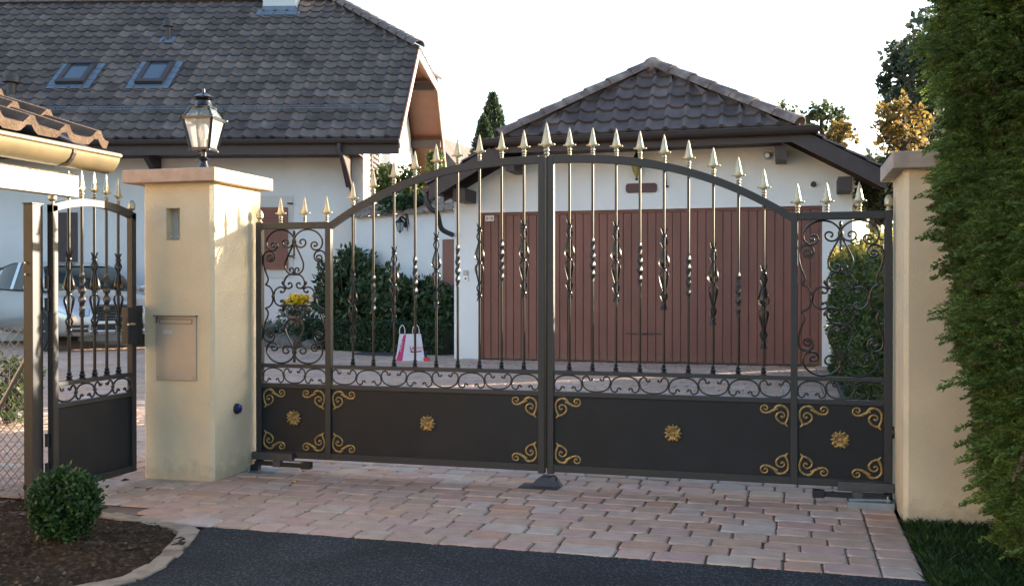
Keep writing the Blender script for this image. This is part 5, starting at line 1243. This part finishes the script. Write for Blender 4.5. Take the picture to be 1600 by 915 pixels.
# plants behind and by the fence
shrub('garden_plant','leafy green shrub seen through the chain link fence',(-5.15,1.3,.30),(.28,.3,.30),1100,.06,M['hedgeleaf'],k=18)
shrub('garden_plant','sparse low plant at the foot of the chain link fence',(-3.02,-1.28,.20),(.13,.1,.17),170,.055,M['greyleaf'],k=9)
# fallen leaves
for i,(px,py,m_,lab,s) in enumerate(((458,754,M['yellow'],'yellow fallen leaf on the paving below the left gate opener',.045),(196,751,M['bark'],'dark curled leaf on the paving beside the left pillar',.05),(231,766,M['terracotta'],'small red brown leaf on the paving before the left pillar',.03))):
    p=atz(px,py); b=MB(); b.add([(-s*.6,0,.004),(-.1*s,-s*.35,.012),(s*.6,0,.006),(0,s*.35,.016),(0,0,.004)],[(0,1,4),(1,2,4),(2,3,4),(3,0,4)]); o=b.build('fallen_leaf',m_,None); o.location=p; o.rotation_euler=(0,0,rng.uniform(0,3)); tag(o,lab,'leaf','fallen leaves on the paving')

# ------------------------------------------------------------------ far trees and neighbour house
p=px_base(768,24)
def cypress(px,D,htop_px,rad,lab):
    p=px_base(px,D); h=atd(px,htop_px,D).z; t=root('cypress_tree',p,lab,'tree','cypresses beyond the garage',world=True)
    MB().tube([p,p+Vector((0,0,h*.9))],[.12,.03],8).build('trunk',M['bark'],t,True)
    n=13000; z=rng.uniform(.03,1,n); a=rng.uniform(0,6.28,n); f=np.interp(z,[0,.3,.75,.9,1],[.9,1,.92,.55,.05])*rng.uniform(.3,1,n)**.4*(1+.05*np.sin(a*3+z*20))
    C=np.c_[p.x+rad*f*np.cos(a),p.y+rad*f*np.sin(a),z*h]; V,F=quads(C,.13,.45,1.6); np_mesh('crown',V,F,M['cypress'],t)
cypress(770,26,150,.50,'slim pointed cypress beyond the left side of the garage roof'); cypress(756,25.4,186,.42,'shorter blunt cypress just left of the pointed one')
def ftree(px,pyc,D,radpx,rv,n,size,m,lab,k,name='garden_tree',sub=.33,cat='tree',group='trees beyond the garage',seed=2,shell=.2):
    cpt=atd(px,pyc,D); r=radpx/FPX*D; rz_=rv/FPX*D; base=Vector((cpt.x,cpt.y,0)); t=root(name,base,lab,cat,group,world=True)
    limbs(base,base+Vector((0,0,cpt.z+rz_*.6)),.16,14,r*.95,None,seed,start=.45).build('trunk',M['bark'],t,True)
    C=blobs(n,cpt,(r,r,rz_),k,sub,shell); V,F=quads(C,size,.6,.1); np_mesh('crown',V,F,m,t)
ftree(1283,200,21,50,46,1100,.12,M['treeleaf'],'loose light green tree beyond the right side of the garage roof',60,sub=.13)
ftree(1215,185,23,40,30,260,.11,M['treeleaf'],'thin treetop just showing over the garage ridge tiles',14,sub=.22,seed=3)
ftree(1312,212,19,30,30,380,.10,M['orangeleaf'],'small orange tinged treetop beside the garage verge',26,sub=.14,seed=4)
ftree(1424,150,17,58,130,4800,.11,M['darkleaf'],'tall dark green tree left of the conifer, against the sky',95,sub=.135,seed=5)
ftree(1410,200,14.5,50,62,1050,.08,M['orangeleaf'],'autumn tree with orange leaves above the right pillar',60,sub=.13,seed=6)
ftree(1455,150,19,44,150,2600,.16,M['darkleaf'],'dark tree mostly hidden behind the tall conifer',30,sub=.30,seed=7)
ftree(1372,300,15,38,60,1900,.12,M['darkleaf'],'dark bushy tree between the garage wall and the right pillar',24,sub=.36,seed=8)
# neighbour house far behind
p=px_base(712,34); nb=root('neighbour_house',p,'distant house with a dark roof and white gable between house and garage','house',rz=YAW-.35)
zt_=atd(690,215,34).z
MB().box((-3,.0,0),(1.0,5,zt_-1.9)).build('wall',M['white'],nb)
b=MB(); b.prism([(-3.3,-.3,zt_-2.0),(1.4,-.3,zt_-2.0),(.2,-.3,zt_-1.0),(-.8,-.3,zt_+.1),(-3.3,-.3,zt_+.1)],(0,5.6,0)); fixn(b.build('roof',M['tile'],nb))

# unseen house added behind the camera to bounce warm sunlight onto pillar and gate
def reflector_house(loc,rz,w_,h,dp,lab):
    t=root('reflector_house',loc,lab,'house',rz=rz); b=MB()
    b.box((-w_/2,0,0),(w_/2,dp,h)); b.build('wall',mat('reflector_render',(.80,.52,.24),.9,var=.05),t)  # orange wall colour chosen to warm the bounced light
    b=MB(); b.prism([(-w_/2-.4,-.5,h),(-w_/2-.4,dp+.5,h),(-w_/2-.4,dp/2,h+2.6)],(w_+.8,0,0)); fixn(b.build('roof',M['claytile'],t))
    for k in range(4):
        x=-w_/2+1.2+k*(w_-2.4)/3; f_=MB().box((x-.6,dp,1.0),(x+.6,dp+.03,2.3)).build('window',M['whitewood'],t); MB().box((x-.5,dp+.031,1.1),(x+.5,dp+.04,2.2)).build('pane',M['glassy'],f_)
reflector_house((-11.5,-12.0,0),R_(-42),9,4.6,6,'unseen house added behind the camera as a warm reflector')
